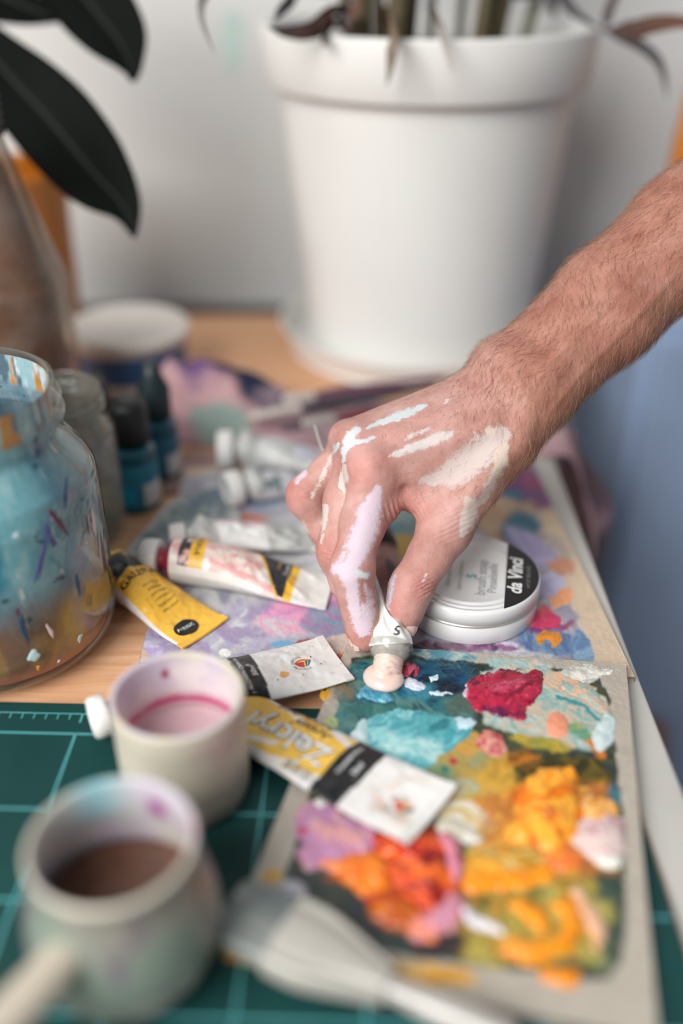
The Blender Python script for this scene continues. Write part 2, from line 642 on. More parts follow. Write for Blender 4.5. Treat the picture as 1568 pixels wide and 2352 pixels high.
def round_poly(pts, n=48):
    c = np.array(list(pts) + [pts[0]], float)
    c = np.vstack([c[-2], c, c[1]])
    t = np.linspace(0, len(c) - 3 - 1e-9, n, endpoint=False)
    k = t.astype(int)
    f = (t - k)[:, None]
    p0, p1, p2, p3 = c[k], c[k + 1], c[k + 2], c[k + 3]
    o = 0.5 * (2 * p1 + (-p0 + p2) * f + (2 * p0 - 5 * p1 + 4 * p2 - p3) * f * f + (-p0 + 3 * p1 - 3 * p2 + p3) * f ** 3)
    return [tuple(p) for p in o]

def ell(cx, cy, rx, ry, rot=0, n=20):
    th = np.linspace(0, 2 * math.pi, n, endpoint=False)
    c, s = math.cos(math.radians(rot)), math.sin(math.radians(rot))
    return [(cx + rx * math.cos(t) * c - ry * math.sin(t) * s, cy + rx * math.cos(t) * s + ry * math.sin(t) * c) for t in th]

def streaks(X, Y, ang, scale, seed, stretch=7.0):
    c, s = math.cos(math.radians(ang)), math.sin(math.radians(ang))
    wx = X + scale * 2.2 * (fbm(X / (scale * 4), Y / (scale * 4), seed=seed + 5, oct=2) - 0.5) * 3
    wy = Y + scale * 2.2 * (fbm(X / (scale * 4) + 40, Y / (scale * 4), seed=seed + 6, oct=2) - 0.5) * 3
    a = (wx * c + wy * s) / (scale * stretch)
    b = (-wx * s + wy * c) / scale
    return fbm(a, b, seed=seed, oct=4)

def paint_layers(X, Y, base, layers):
    """X, Y in layout units; each layer: dict(p=polygon or l=line,w=, c=colours, e=edge softness, r=roughness, a=streak angle, k=opacity)"""
    C = base.copy()
    shp = X.shape
    Xf, Yf, Cf = X.ravel(), Y.ravel(), C.reshape(-1, 3)
    for n, L in enumerate(layers):
        sd_seed = 11 + n * 7
        r = L.get('r', 10.0)
        e = L.get('e', 4.0)
        pts = np.array(L['p'] if 'p' in L else L['l'], float)
        pad = r * 1.6 + e + L.get('w', 0) + 1
        (x0, y0), (x1, y1) = pts.min(0) - pad, pts.max(0) + pad
        I = np.nonzero((Xf > x0) & (Xf < x1) & (Yf > y0) & (Yf < y1))[0]
        if not len(I):
            continue
        x, y = Xf[I], Yf[I]
        wx = x + r * (fbm(x / (r * 3.2), y / (r * 3.2), seed=sd_seed) - 0.5) * 3.0
        wy = y + r * (fbm(x / (r * 3.2) + 31, y / (r * 3.2) + 9, seed=sd_seed + 3) - 0.5) * 3.0
        if 'p' in L:
            d = poly_sd(wx, wy, L['p'])
        else:
            d, tt = seg_dist(wx, wy, L['l'])
            d = d - L['w']
        m = (1 - smooth(-e, e, d)) * L.get('k', 1.0)
        cs = L['c']
        if not isinstance(cs, list):
            cs = [cs]
        col = np.tile(lin(cs[0]), (len(I), 1))
        for q, cc in enumerate(cs[1:]):
            f = smooth(0.38, 0.66, streaks(x, y, L.get('a', 20), L.get('ss', 14.0), sd_seed + 91 + q * 13, L.get('st', 3.5)))
            col = mixc(col, lin(cc)[None], f)
        Cf[I] = mixc(Cf[I], col, m)
    return Cf.reshape(shp + (3,))

def painted_sheet(name, corners, z, nu, nv, thick, base, layers, mat, parent, relief=0.0, seed=1, lift=None, deep=1.0):
    """a four-cornered sheet (world xy corners, order TL TR BR BL) with paint laid out in photo-plan coordinates"""
    TL, TR, BR, BL = [np.array(c[:2], float) for c in corners]
    s = np.linspace(0, 1, nu)[:, None]
    t = np.linspace(0, 1, nv)[None, :]
    P = (TL * ((1 - s) * (1 - t))[..., None] + TR * (s * (1 - t))[..., None] + BR * (s * t)[..., None] + BL * ((1 - s) * t)[..., None])
    zz = np.full(P.shape[:2], z)
    if lift is not None:
        zz = zz + lift(s + 0 * t, t + 0 * s)
    X, Y, _ = project(np.dstack([P, zz]))
    C = paint_layers(X, Y, np.tile(lin(base), X.shape + (1,)) * (0.9 + 0.2 * fbm(X / 25, Y / 25, seed=seed))[..., None], layers)
    C = C ** deep
    h = relief * (fbm(X / 9, Y / 9, seed=seed + 5) - 0.5) + relief * 0.8 * (streaks(X, Y, 25, 3.5, seed + 8) - 0.5)
    edge = np.minimum(np.minimum(s, 1 - s) * nu, np.minimum(t, 1 - t) * nv) < 1
    h = np.where(edge, 0, h)
    top = np.dstack([P, zz + h]).reshape(-1, 3)
    cols = C.reshape(-1, 3)
    # skirt
    loop = [(i, 0) for i in range(nu)] + [(nu - 1, j) for j in range(1, nv)] + [(i, nv - 1) for i in range(nu - 2, -1, -1)] + [(0, j) for j in range(nv - 2, 0, -1)]
    idx = np.array([i * nv + j for i, j in loop])
    low = top[idx].copy()
    low[:, 2] -= thick
    base_n = len(top)
    m = len(idx)
    Fg = grid_faces(nu, nv)[:, ::-1]
    k = np.arange(m)
    sk = np.stack([idx[k], idx[(k + 1) % m], base_n + (k + 1) % m, base_n + k], -1)
    return mk(name, np.vstack([top, low]), np.vstack([Fg, sk[:, ::-1]]), mat, parent, np.vstack([cols, cols[idx] * 0.95]))

def dab(name, pts, z0, h, cs, parent, mat=None, ang=20, ss=9.0, rough=5.0, n=90, ridge=0.35, seed=1, label=None, st=5.0, power=0.5, extra=None, deep=1.18):
    """a raised lump of paint with its own outline"""
    pts = round_poly(pts, 60)
    a = np.array(pts)
    x0, y0 = a.min(0) - rough * 2
    x1, y1 = a.max(0) + rough * 2
    nx = n
    ny = max(12, int(n * (y1 - y0) / (x1 - x0)))
    X, Y = np.meshgrid(np.linspace(x0, x1, nx), np.linspace(y0, y1, ny), indexing='ij')
    wx = X + rough * (fbm(X / (rough * 3), Y / (rough * 3), seed=seed) - 0.5) * 3
    wy = Y + rough * (fbm(X / (rough * 3) + 7, Y / (rough * 3), seed=seed + 2) - 0.5) * 3
    d = -poly_sd(wx, wy, pts)
    size = max(6.0, d.max())
    prof = np.clip(d / size, 0, 1) ** power
    st_n = streaks(X, Y, ang, ss * 0.5, seed + 5, st)
    nz = fbm(X / (ss * 1.6), Y / (ss * 1.6), seed=seed + 9)
    h = h * 0.5
    ridge = ridge * 0.42
    hh = h * prof * (1 + ridge * 3.4 * (st_n - 0.5) + ridge * 1.3 * (nz - 0.5))
    hh = np.maximum(hh, 0.0001)
    cs = cs if isinstance(cs, list) else [cs]
    C = np.tile(lin(cs[0]), X.shape + (1,))
    for q, cc in enumerate(cs[1:]):
        f = smooth(0.38, 0.64, streaks(X, Y, ang, ss, seed + 21 + q * 13, st))
        C = mixc(C, np.tile(lin(cc), X.shape + (1,)), f)
    if extra:
        C = paint_layers(X, Y, C, extra)
    C = C ** deep
    keep = d > 0
    # ground plan positions
    r = np.stack([(X - 784) / F_PX, CP - (Y - 1176) / F_PX * SP, -SP - (Y - 1176) / F_PX * CP], -1)
    t = (z0 - CAM_H) / r[..., 2]
    P = r * t[..., None]
    P[..., 2] = z0 + np.where(keep, hh, -0.0004)
    V = P.reshape(-1, 3)
    Fg = grid_faces(nx, ny)
    kf = keep.reshape(-1)
    Fg = Fg[kf[Fg].any(1)]
    used = np.unique(Fg)
    remap = np.full(len(V), -1)
    remap[used] = np.arange(len(used))
    o = mk(name, V[used], remap[Fg][:, ::-1], mat or M_VCOL_PAINT, parent, C.reshape(-1, 3)[used])
    if label:
        o['label'] = label
    return o
# ------------------------------------------------------------------ painted sheets under everything
old_sheet = thing("paint_palette", "old tan palette board under the round tin, caked with lilac and blue paint", "palette", "palettes")
OLD_Z = 0.0040
oc = [G(425, 1075, OLD_Z), G(1212, 1045, OLD_Z), G(1458, 1556, OLD_Z), G(318, 1522, OLD_Z)]
old_layers = [
    dict(p=[(430, 1085), (1150, 1060), (1235, 1200), (1330, 1420), (1360, 1500), (1330, 1540), (360, 1530), (335, 1500), (400, 1180)], c=[(168, 166, 176), (196, 196, 196), (146, 142, 158)], e=10, r=16, a=-10, ss=26),
    dict(p=ell(560, 1450, 240, 60, -5), c=[(176, 174, 194), (204, 206, 206), (160, 146, 176)], e=14, r=18, a=-15, ss=22),
    dict(p=ell(700, 1400, 110, 32, -12), c=[(226, 160, 190), (190, 140, 190)], e=10, r=12, a=-15),
    dict(p=ell(640, 1440, 60, 18, 10), c=[(222, 170, 190), (200, 200, 205)], e=8, r=8),
    dict(p=ell(770, 1420, 80, 40, 0), c=[(150, 120, 160), (112, 150, 172)], e=10, r=10, k=0.8),
    dict(p=ell(660, 1490, 60, 10, -22), c=[(178, 70, 50), (150, 90, 70)], e=3, r=4, a=-20),
    dict(p=ell(600, 1520, 30, 9, -20), c=[(160, 55, 45), (70, 110, 90)], e=3, r=4, a=-20),
    dict(p=ell(650, 1480, 30, 9, 0), c=[(110, 170, 205)], e=4, r=4),
    dict(p=ell(515, 1500, 14, 10, 0), c=[(228, 228, 224)], e=2, r=2),
    dict(p=ell(350, 1490, 28, 14, 30), c=[(180, 160, 205), (200, 190, 215)], e=3, r=5),
    dict(p=[(745, 1470), (800, 1450), (835, 1475), (825, 1515), (775, 1535), (745, 1500)], c=[(216, 198, 184), (205, 190, 180)], e=3, r=5),
    dict(p=ell(805, 1497, 26, 7, -20), c=[(232, 140, 50)], e=2, r=3),
    dict(p=ell(772, 1510, 12, 8, 0), c=[(190, 70, 70)], e=4, r=4),
    dict(p=ell(450, 1165, 90, 22, -22), c=[(60, 110, 130), (190, 205, 198)], e=8, r=12, a=-20),
    dict(p=ell(540, 1160, 110, 40, -10), c=[(176, 176, 205), (150, 170, 190)], e=12, r=14, k=0.9),
    dict(p=ell(560, 1188, 60, 9, 0), c=[(208, 130, 90)], e=6, r=6),
    dict(p=ell(950, 1190, 90, 60, 0), c=[(82, 128, 140), (190, 165, 95), (130, 150, 150)], e=12, r=14, ss=24, st=2.0),
    dict(p=ell(935, 1255, 60, 26, 0), c=[(205, 165, 70)], e=8, r=8),
    dict(p=ell(1150, 1180, 80, 60, 20), c=[(200, 170, 140), (190, 150, 120)], e=12, r=14),
    dict(p=ell(1190, 1110, 60, 44, 10), c=[(40, 110, 140), (110, 60, 110)], e=12, r=14),
    dict(p=ell(1235, 1110, 40, 60, -20), c=[(150, 70, 110), (120, 80, 120)], e=14, r=12),
    dict(p=ell(1195, 1220, 46, 46, 0), c=[(45, 95, 120), (60, 120, 140)], e=12, r=10),
    dict(p=ell(1260, 1270, 50, 44, 30), c=[(180, 172, 160), (160, 150, 150)], e=14, r=12),
    dict(p=ell(1225, 1260, 80, 26, 40), c=[(178, 172, 208), (160, 150, 190)], e=8, r=8, a=40),
    dict(p=ell(1290, 1300, 34, 16, 20), c=[(200, 140, 110), (180, 120, 100)], e=8, r=8),
    dict(p=ell(1262, 1345, 40, 30, 10), c=[(174, 170, 206), (190, 186, 214)], e=4, r=7),
    dict(p=ell(1290, 1375, 34, 18, -30), c=[(232, 158, 112), (226, 170, 130)], e=4, r=6),
    dict(p=[(1215, 1440), (1225, 1410), (1250, 1392), (1285, 1420), (1275, 1440), (1220, 1450)], c=[(206, 60, 110), (190, 70, 120)], e=4, r=6),
    dict(p=ell(1260, 1470, 70, 34, 10), c=[(104, 132, 165), (130, 150, 175), (86, 110, 150)], e=6, r=9, a=60),
    dict(p=ell(1265, 1440, 50, 12, -8), c=[(122, 62, 120), (150, 80, 110)], e=5, r=7),
    dict(p=ell(1335, 1490, 26, 40, -20), c=[(96, 128, 165), (130, 160, 185)], e=4, r=8, a=70),
    dict(l=[(1238, 1478), (1236, 1462), (1252, 1452), (1278, 1456), (1286, 1468), (1272, 1482)], w=5, c=[(226, 146, 48), (200, 140, 60)], e=2, r=2.5),
    dict(l=[(1130, 1490), (1160, 1478), (1185, 1482), (1188, 1500)], w=5, c=[(200, 195, 215)], e=3, r=3),
    dict(p=ell(1010, 1485, 120, 10, 3), c=[(70, 40, 60), (120, 90, 110)], e=5, r=6),
    dict(p=ell(1130, 1488, 60, 8, 0), c=[(150, 100, 140), (90, 60, 90)], e=4, r=5),
]
painted_sheet("board", oc, OLD_Z, 420, 300, 0.0035, (205, 184, 160), old_layers, M_VCOL_PAPER, old_sheet, 0.0004, 3)
dab("paint_dab", [(1240, 1480), (1236, 1462), (1252, 1450), (1280, 1455), (1288, 1468), (1270, 1478), (1255, 1468)], OLD_Z, 0.0012, [(230, 150, 50), (190, 140, 70)], old_sheet, rough=3, n=50, seed=4)
dab("paint_dab", [(1216, 1440), (1226, 1408), (1250, 1392), (1288, 1420), (1272, 1442)], OLD_Z, 0.0016, [(206, 60, 110), (226, 110, 110)], old_sheet, rough=4, n=60, seed=6)

scrap = thing("painted_card", "grey-blue paint-smeared card scrap tucked behind the pink-streaked tube", "card", "painted cards")
sc_l = [dict(p=[(300, 1272), (345, 1278), (540, 1215), (520, 1110), (420, 1145), (300, 1245)], c=[(120, 136, 142), (176, 182, 178), (98, 116, 128)], e=10, r=14, a=-20, ss=18),
        dict(p=ell(470, 1225, 80, 26, -15), c=[(196, 196, 188), (170, 172, 168)], e=12, r=14)]
painted_sheet("card", [G(392, 1150, 0.006), G(528, 1110, 0.006), G(560, 1210, 0.006), G(268, 1290, 0.006)], 0.0064, 110, 80, 0.0012, (188, 190, 186), sc_l, M_VCOL_PAPER, scrap, 0.0004, 9)
mauve = thing("painted_card", "dull mauve card lying beside the ink bottles", "card", "painted cards")
painted_sheet("card", [G(398, 1042, 0.002), G(560, 1036, 0.002), G(545, 1110, 0.002), G(375, 1135, 0.002)], 0.0022, 40, 30, 0.0015, (150, 122, 118), [dict(p=ell(470, 1080, 50, 24), c=[(140, 112, 112), (160, 130, 122)], e=12, r=10)], M_VCOL_PAPER, mauve, 0.0002, 12)

# ------------------------------------------------------------------ main palette
PAL_Z = 0.0085
pal = thing("paint_palette", "tape-edged palette board heaped with teal, crimson, orange and yellow paint", "palette", "palettes")
pc = [G(797, 1478, PAL_Z), G(1437, 1526, PAL_Z), G(1514, 2392, PAL_Z), G(512, 2185, PAL_Z)]
TEAL, DTEAL, AQUA, PALEAQ = (42, 120, 130), (24, 84, 100), (120, 192, 198), (186, 220, 222)
pal_layers = [
    # painted inside of the board
    dict(p=[(808, 1512), (960, 1500), (1080, 1520), (1200, 1530), (1370, 1545), (1398, 1600), (1412, 1720), (1432, 1900), (1436, 2060), (1430, 2200), (1395, 2250), (1320, 2245), (1080, 2215), (930, 2195), (800, 2165), (672, 2080), (652, 2010), (690, 1900), (752, 1700), (792, 1580)], c=[(52, 70, 64), (40, 58, 60), (74, 84, 60)], e=4, r=5, ss=24),
    dict(p=[(700, 2040), (900, 2030), (960, 2180), (820, 2160), (640, 2060)], c=[(54, 74, 74), (40, 54, 56)], e=10, r=8),
    # top edge smears
    dict(p=ell(1010, 1503, 90, 12, 5), c=[(150, 186, 188), (196, 200, 192), (90, 150, 165)], e=4, r=6, a=5),
    dict(p=ell(1190, 1527, 80, 12, 5), c=[(206, 196, 182), (170, 196, 192)], e=4, r=6, a=5),
    # teal field
    dict(p=[(800, 1522), (870, 1512), (960, 1520), (1080, 1530), (1100, 1600), (1090, 1660), (1010, 1760), (900, 1770), (810, 1745), (760, 1700), (770, 1640), (794, 1575)], c=[TEAL, (56, 132, 138), DTEAL, (92, 140, 132)], e=8, r=10, a=30, ss=16),
    dict(p=ell(1000, 1560, 92, 44, 4), c=[(14, 70, 100), (8, 52, 84), (20, 90, 116)], e=16, r=10, a=-20),
    dict(p=ell(1010, 1575, 52, 18, 10), c=[(10, 26, 38), (8, 40, 62)], e=10, r=8),
    dict(p=ell(790, 1580, 26, 30, 30), c=[(110, 120, 110), (150, 110, 60)], e=8, r=8, k=0.7),
    dict(p=ell(880, 1640, 90, 22, 8), c=[(50, 118, 110), (80, 140, 130)], e=10, r=10, k=0.8),
    dict(p=ell(960, 1590, 50, 22, 0), c=[(66, 140, 160), (30, 100, 128)], e=9, r=9),
    dict(p=ell(1060, 1620, 40, 24, 0), c=[(86, 110, 100), (70, 96, 92)], e=10, r=9),
    dict(p=ell(757, 1672, 18, 30, 20), c=[(170, 190, 130), (100, 165, 150), (200, 190, 120)], e=4, r=7, ss=5),
    dict(p=[(726, 1690), (742, 1668), (756, 1675), (748, 1720), (724, 1712)], c=[(226, 182, 84)], e=2, r=4),
    dict(p=ell(812, 1715, 34, 40, 0), c=[(26, 100, 116), (40, 118, 128)], e=12, r=8),
    dict(p=ell(850, 1738, 50, 12, 14), c=[(150, 120, 60), (90, 110, 90)], e=6, r=6),
    # khaki patch
    dict(p=ell(1075, 1765, 100, 84, 0), c=[(170, 152, 88), (150, 158, 118), (196, 158, 78)], e=4, r=5, a=-30, ss=26, st=2.5),
    dict(p=ell(1050, 1722, 62, 22, -8), c=[(206, 160, 78), (180, 155, 90)], e=12, r=8),
    dict(p=ell(1010, 1780, 40, 24, 0), c=[(120, 150, 120), (140, 155, 110)], e=14, r=8),
    dict(p=ell(1040, 1748, 10, 8, 0), c=[(190, 60, 70)], e=2, r=3),
    dict(p=ell(1022, 1768, 9, 10, 0), c=[(60, 130, 110)], e=2, r=3),
    dict(p=ell(1070, 1810, 40, 22, -20), c=[(160, 190, 178), (190, 170, 90)], e=8, r=7),
    dict(p=ell(1150, 1780, 60, 36, -30), c=[(214, 170, 70), (190, 150, 60)], e=10, r=9),
    # right pale field
    dict(p=[(1090, 1600), (1100, 1540), (1240, 1535), (1330, 1555), (1398, 1620), (1408, 1680), (1370, 1725), (1290, 1715), (1200, 1690), (1110, 1660)], c=[(168, 194, 186), (196, 208, 200), (148, 180, 176), (204, 188, 168)], e=5, r=9, a=35, ss=10),
    dict(p=ell(1300, 1570, 70, 14, 14), c=[(234, 178, 140), (200, 190, 170)], e=4, r=8, a=15, ss=7),
    dict(l=[(1290, 1575), (1350, 1600), (1390, 1640)], w=12, c=[(228, 170, 140), (236, 186, 156), (150, 180, 172)], e=3, r=5, a=35, ss=4),
    dict(l=[(1280, 1600), (1340, 1620), (1375, 1655)], w=4, c=[(70, 150, 155)], e=2, r=3),
    dict(l=[(1340, 1690), (1372, 1715), (1380, 1735)], w=9, c=[(220, 120, 40), (180, 130, 50)], e=4, r=5),
    dict(p=ell(1330, 1680, 34, 16, 30), c=[(90, 160, 140), (190, 175, 80)], e=6, r=7),
    dict(p=ell(1240, 1705, 70, 16, 10), c=[(190, 165, 60), (150, 150, 70)], e=6, r=7),
    dict(p=ell(1340, 1550, 44, 16, 12), c=[(226, 222, 212), (190, 192, 186)], e=4, r=8, ss=6),
    dict(p=ell(1385, 1690, 22, 30, 10), c=[(214, 224, 224), (180, 205, 205)], e=4, r=6),
    # dark olive hollow
    dict(p=[(1180, 1730), (1300, 1735), (1390, 1745), (1410, 1820), (1380, 1840), (1250, 1830), (1180, 1800)], c=[(60, 58, 20), (46, 50, 24), (112, 96, 24)], e=6, r=8, ss=10),
    dict(p=ell(1200, 1745, 40, 26, 0), c=[(190, 120, 30), (120, 84, 20)], e=8, r=8),
    dict(p=ell(1408, 1830, 12, 34, -8), c=[(40, 110, 130), (90, 140, 140)], e=5, r=6),
    # warm fields
    dict(p=[(1060, 1850), (1200, 1800), (1340, 1830), (1390, 1900), (1330, 1960), (1180, 1960), (1080, 1930)], c=[(206, 140, 36), (170, 100, 30), (226, 168, 60)], e=6, r=12, ss=14),
    dict(p=ell(1180, 1900, 44, 40, 0), c=[(120, 66, 22), (150, 84, 26)], e=12, r=10),
    dict(p=ell(1075, 1890, 70, 48, 20), c=[(222, 206, 160), (200, 170, 80), (226, 224, 212)], e=6, r=9),
    dict(p=ell(1120, 1935, 44, 14, 10), c=[(150, 60, 30), (90, 40, 30)], e=6, r=8),
    dict(p=[(1060, 1950), (1200, 1930), (1300, 1950), (1290, 2010), (1180, 2040), (1080, 2050)], c=[(236, 176, 66), (240, 160, 50), (196, 186, 100)], e=6, r=10, ss=16),
    dict(p=[(1180, 2010), (1330, 1980), (1390, 2060), (1390, 2200), (1280, 2200), (1160, 2120)], c=[(150, 132, 52), (120, 110, 40), (178, 166, 84)], e=10, r=12, ss=20),
    dict(p=ell(1120, 2160, 80, 56, 0), c=[(176, 160, 64), (190, 180, 96), (150, 110, 40)], e=12, r=12, ss=20),
    dict(p=ell(1395, 2110, 36, 90, 0), c=[(58, 78, 70), (84, 98, 78)], e=14, r=10),
    dict(p=ell(1385, 2215, 26, 20, 0), c=[(120, 128, 96)], e=8, r=6),
    dict(p=ell(1090, 2060, 34, 30, 0), c=[(110, 60, 24), (170, 90, 30)], e=10, r=8),
    dict(p=ell(1010, 2170, 70, 26, -10), c=[(60, 46, 44), (44, 44, 52)], e=10, r=8),
    dict(p=[(840, 1900), (1060, 1900), (1080, 2060), (980, 2150), (840, 2110), (740, 2020)], c=[(150, 60, 34), (206, 110, 40), (92, 60, 44), (200, 60, 40)], e=14, r=14, ss=16, a=40),
    dict(p=[(1090, 1830), (1400, 1800), (1430, 1990), (1300, 2030), (1120, 2000)], c=[(214, 140, 40), (150, 96, 34), (240, 180, 80), (190, 120, 60)], e=16, r=16, ss=15, a=-40, k=.85),
    dict(p=[(1060, 2060), (1280, 2000), (1400, 2080), (1380, 2210), (1090, 2210)], c=[(160, 140, 52), (206, 150, 36), (112, 106, 44), (190, 178, 96)], e=16, r=16, ss=18, a=25, k=.85),
    dict(p=ell(800, 2085, 120, 50, 20), c=[(56, 70, 66), (80, 84, 60), (46, 56, 60)], e=16, r=12, ss=14),
    # lower edge, yellowed tape
    dict(p=[(505, 2150), (600, 2130), (760, 2185), (900, 2210), (1080, 2222), (1100, 2260), (900, 2262), (700, 2240), (500, 2210)], c=[(222, 168, 66), (206, 150, 50), (236, 196, 120)], e=6, r=7),
    dict(p=ell(625, 2012, 22, 14, 0), c=[(208, 160, 40)], e=5, r=4),
    dict(p=ell(748, 1590, 10, 14, 0), c=[(232, 178, 70)], e=2, r=5),
    dict(p=ell(720, 1615, 14, 5, 0), c=[(205, 160, 160)], e=4, r=4, k=0.6),
]
painted_sheet("board", pc, PAL_Z, 520, 620, 0.0048, (184, 176, 164), pal_layers, M_VCOL_PAINT, pal, 0.0005, 21, deep=1.12)
prism("backing_sheet", [tuple(c[:2]) for c in [G(812, 1490, 0.004), G(1425, 1535, 0.004), G(1505, 2385, 0.004), G(530, 2175, 0.004)]], 0.0031, 0.0040, plain("grey_card", (150, 146, 138), 0.7), pal)

def pd(pts, h, cs, **k):
    return dab("paint_dab", pts, PAL_Z, h, cs, pal, **k)
pd([(822, 1690), (850, 1645), (930, 1628), (1010, 1640), (1090, 1655), (1075, 1690), (1010, 1740), (960, 1775), (880, 1755), (845, 1715)], 0.0022, [(120, 194, 200), (160, 212, 214), (84, 168, 178)], ang=-25, ss=8, st=9, rough=6, seed=31, n=150, ridge=0.5,
   extra=[dict(p=ell(1000, 1662, 40, 30, -20), c=[(60, 140, 150), (100, 180, 186)], e=10, r=10), dict(l=[(890, 1705), (1000, 1730)], w=22, c=[(190, 222, 220), (140, 200, 204)], e=10, r=6, a=15, ss=4), dict(p=ell(1070, 1660, 24, 14), c=[(204, 226, 234)], e=5, r=6)])
pd([(806, 1690), (820, 1662), (842, 1655), (846, 1700), (862, 1730), (850, 1738), (820, 1715)], 0.0032, [(214, 228, 230), (190, 216, 220)], rough=4, seed=33, n=60)
pd([(1040, 1665), (1080, 1648), (1092, 1660), (1070, 1680)], 0.0022, [(206, 226, 236)], rough=4, seed=34, n=50)
pd([(820, 1598), (838, 1576), (868, 1580), (893, 1590), (905, 1608), (880, 1614), (840, 1606)], 0.0045, [(96, 166, 190), (130, 190, 206), (70, 146, 172)], rough=4, seed=35, n=80, ridge=0.6, ss=5)
pd([(920, 1562), (950, 1558), (976, 1576), (960, 1586), (930, 1578)], 0.0018, [(206, 212, 226), (226, 230, 236)], rough=4, seed=36, n=60, ridge=0.7, ss=4)
pd([(986, 1554), (1003, 1549), (1008, 1558), (990, 1564)], 0.0012, [(210, 226, 232)], rough=3, seed=37, n=36)
pd([(988, 1588), (1015, 1588), (1040, 1594), (1010, 1598), (992, 1597)], 0.0010, [(214, 226, 232)], rough=3, seed=38, n=40)
pd([(918, 1548), (926, 1526), (948, 1522), (964, 1540), (952, 1556), (934, 1556)], 0.0045, [(196, 60, 90), (40, 34, 52), (210, 110, 130)], rough=2, seed=39, n=60, ss=9, st=1.5)
pd([(1060, 1590), (1072, 1570), (1110, 1550), (1150, 1540), (1205, 1545), (1248, 1548), (1240, 1590), (1228, 1616), (1208, 1628), (1206, 1652), (1168, 1650), (1125, 1640), (1085, 1625)], 0.0075, [(168, 28, 66), (204, 64, 98), (128, 20, 56), (190, 40, 80)], ang=-12, rough=6, seed=40, n=190, ridge=0.45, ss=7, st=5, label="thick crimson paint lump",
   extra=[dict(p=ell(1160, 1583, 42, 16, -8), c=[(206, 96, 124), (176, 40, 76)], e=8, r=8, a=-20, ss=4), dict(p=ell(1150, 1640, 50, 12, 8), c=[(92, 32, 86), (150, 30, 70)], e=7, r=7, ss=4), dict(p=ell(1066, 1588, 8, 22, 0), c=[(214, 190, 200)], e=4, r=3)])
pd([(1254, 1668), (1262, 1645), (1278, 1636), (1302, 1652), (1304, 1680), (1285, 1694), (1262, 1690)], 0.0024, [(240, 170, 140), (232, 158, 126)], rough=2, seed=41, n=56, ridge=0.15, label="round peach paint dab")
pd([(1290, 1572), (1330, 1566), (1370, 1590), (1400, 1635), (1385, 1640), (1340, 1606), (1300, 1590)], 0.0018, [(226, 172, 144), (236, 190, 160), (160, 190, 184)], ang=35, rough=5, seed=42, n=90, ss=4, st=8, ridge=0.6)
pd([(1290, 1545), (1330, 1526), (1372, 1530), (1408, 1535), (1398, 1550), (1366, 1558), (1340, 1562)], 0.0020, [(226, 222, 212), (238, 236, 228), (196, 196, 190)], rough=6, seed=43, n=80, ridge=0.7, ss=5)
pd([(1372, 1660), (1400, 1640), (1412, 1670), (1396, 1710), (1376, 1728), (1362, 1700)], 0.0020, [(212, 224, 224), (186, 208, 208)], rough=5, seed=44, n=60, ridge=0.5, ss=6)
pd([(1095, 1700), (1115, 1672), (1140, 1680), (1160, 1720), (1140, 1738), (1105, 1725)], 0.0016, [(206, 120, 120), (190, 60, 90), (226, 170, 150)], rough=7, seed=45, n=60, ss=5, st=2)
pd([(1175, 1860), (1200, 1800), (1250, 1770), (1300, 1775), (1325, 1810), (1330, 1870), (1320, 1930), (1260, 1960), (1200, 1950), (1170, 1910)], 0.0130, [(240, 146, 26), (214, 108, 24), (248, 184, 70)], rough=17, seed=46, n=140, ss=16, ridge=0.4, st=3.0, label="heap of bright orange paint")
pd([(1292, 1775), (1312, 1762), (1324, 1790), (1310, 1812), (1296, 1800)], 0.007, [(244, 166, 40)], rough=7, seed=47, n=40)
pd([(1330, 1850), (1370, 1835), (1410, 1850), (1420, 1900), (1400, 1930), (1350, 1900)], 0.0070, [(240, 176, 92), (236, 160, 60), (236, 200, 140)], rough=15, seed=48, n=80, ss=9, ridge=0.6)
pd([(1310, 1920), (1340, 1880), (1390, 1865), (1430, 1885), (1440, 1930), (1420, 1975), (1380, 1985), (1330, 1960)], 0.0090, [(220, 184, 184), (208, 172, 178), (226, 206, 200)], rough=11, seed=49, n=90, ss=14, ridge=0.35)
pd([(1365, 1980), (1395, 1965), (1432, 1962), (1425, 1988), (1395, 1998)], 0.006, [(226, 226, 218)], rough=7, seed=50, n=50)
pd([(1250, 1960), (1290, 1930), (1330, 1950), (1335, 1990), (1280, 2002)], 0.007, [(236, 150, 60), (226, 130, 70)], rough=13, seed=51, n=60, ss=9)
pd([(676, 1905), (690, 1860), (735, 1842), (790, 1858), (850, 1885), (868, 1930), (848, 1962), (790, 1985), (735, 2004), (700, 1995), (680, 1965), (692, 1940)], 0.0100, [(214, 160, 182), (222, 176, 184), (200, 150, 186)], rough=11, seed=52, n=130, ss=16, ridge=0.3, label="mauve pink paint heap",
   extra=[dict(p=ell(695, 1915, 12, 10), c=[(196, 80, 110)], e=6, r=4), dict(p=ell(780, 1930, 60, 20, 10), c=[(226, 170, 170)], e=14, r=8)])
pd([(722, 1990), (780, 1962), (840, 1955), (880, 1970), (900, 2010), (885, 2050), (840, 2060), (800, 2035), (760, 2005)], 0.0090, [(242, 126, 40), (226, 104, 34), (246, 150, 50)], rough=15, seed=53, n=100, ss=10, ridge=0.5)
pd([(838, 1935), (880, 1915), (960, 1905), (1035, 1925), (1050, 1985), (1040, 2050), (985, 2100), (930, 2070), (890, 2010), (860, 1970)], 0.0120, [(196, 40, 32), (226, 84, 40), (150, 26, 30), (236, 120, 44)], rough=15, seed=54, n=140, ss=14, ridge=0.5, label="red paint heap")
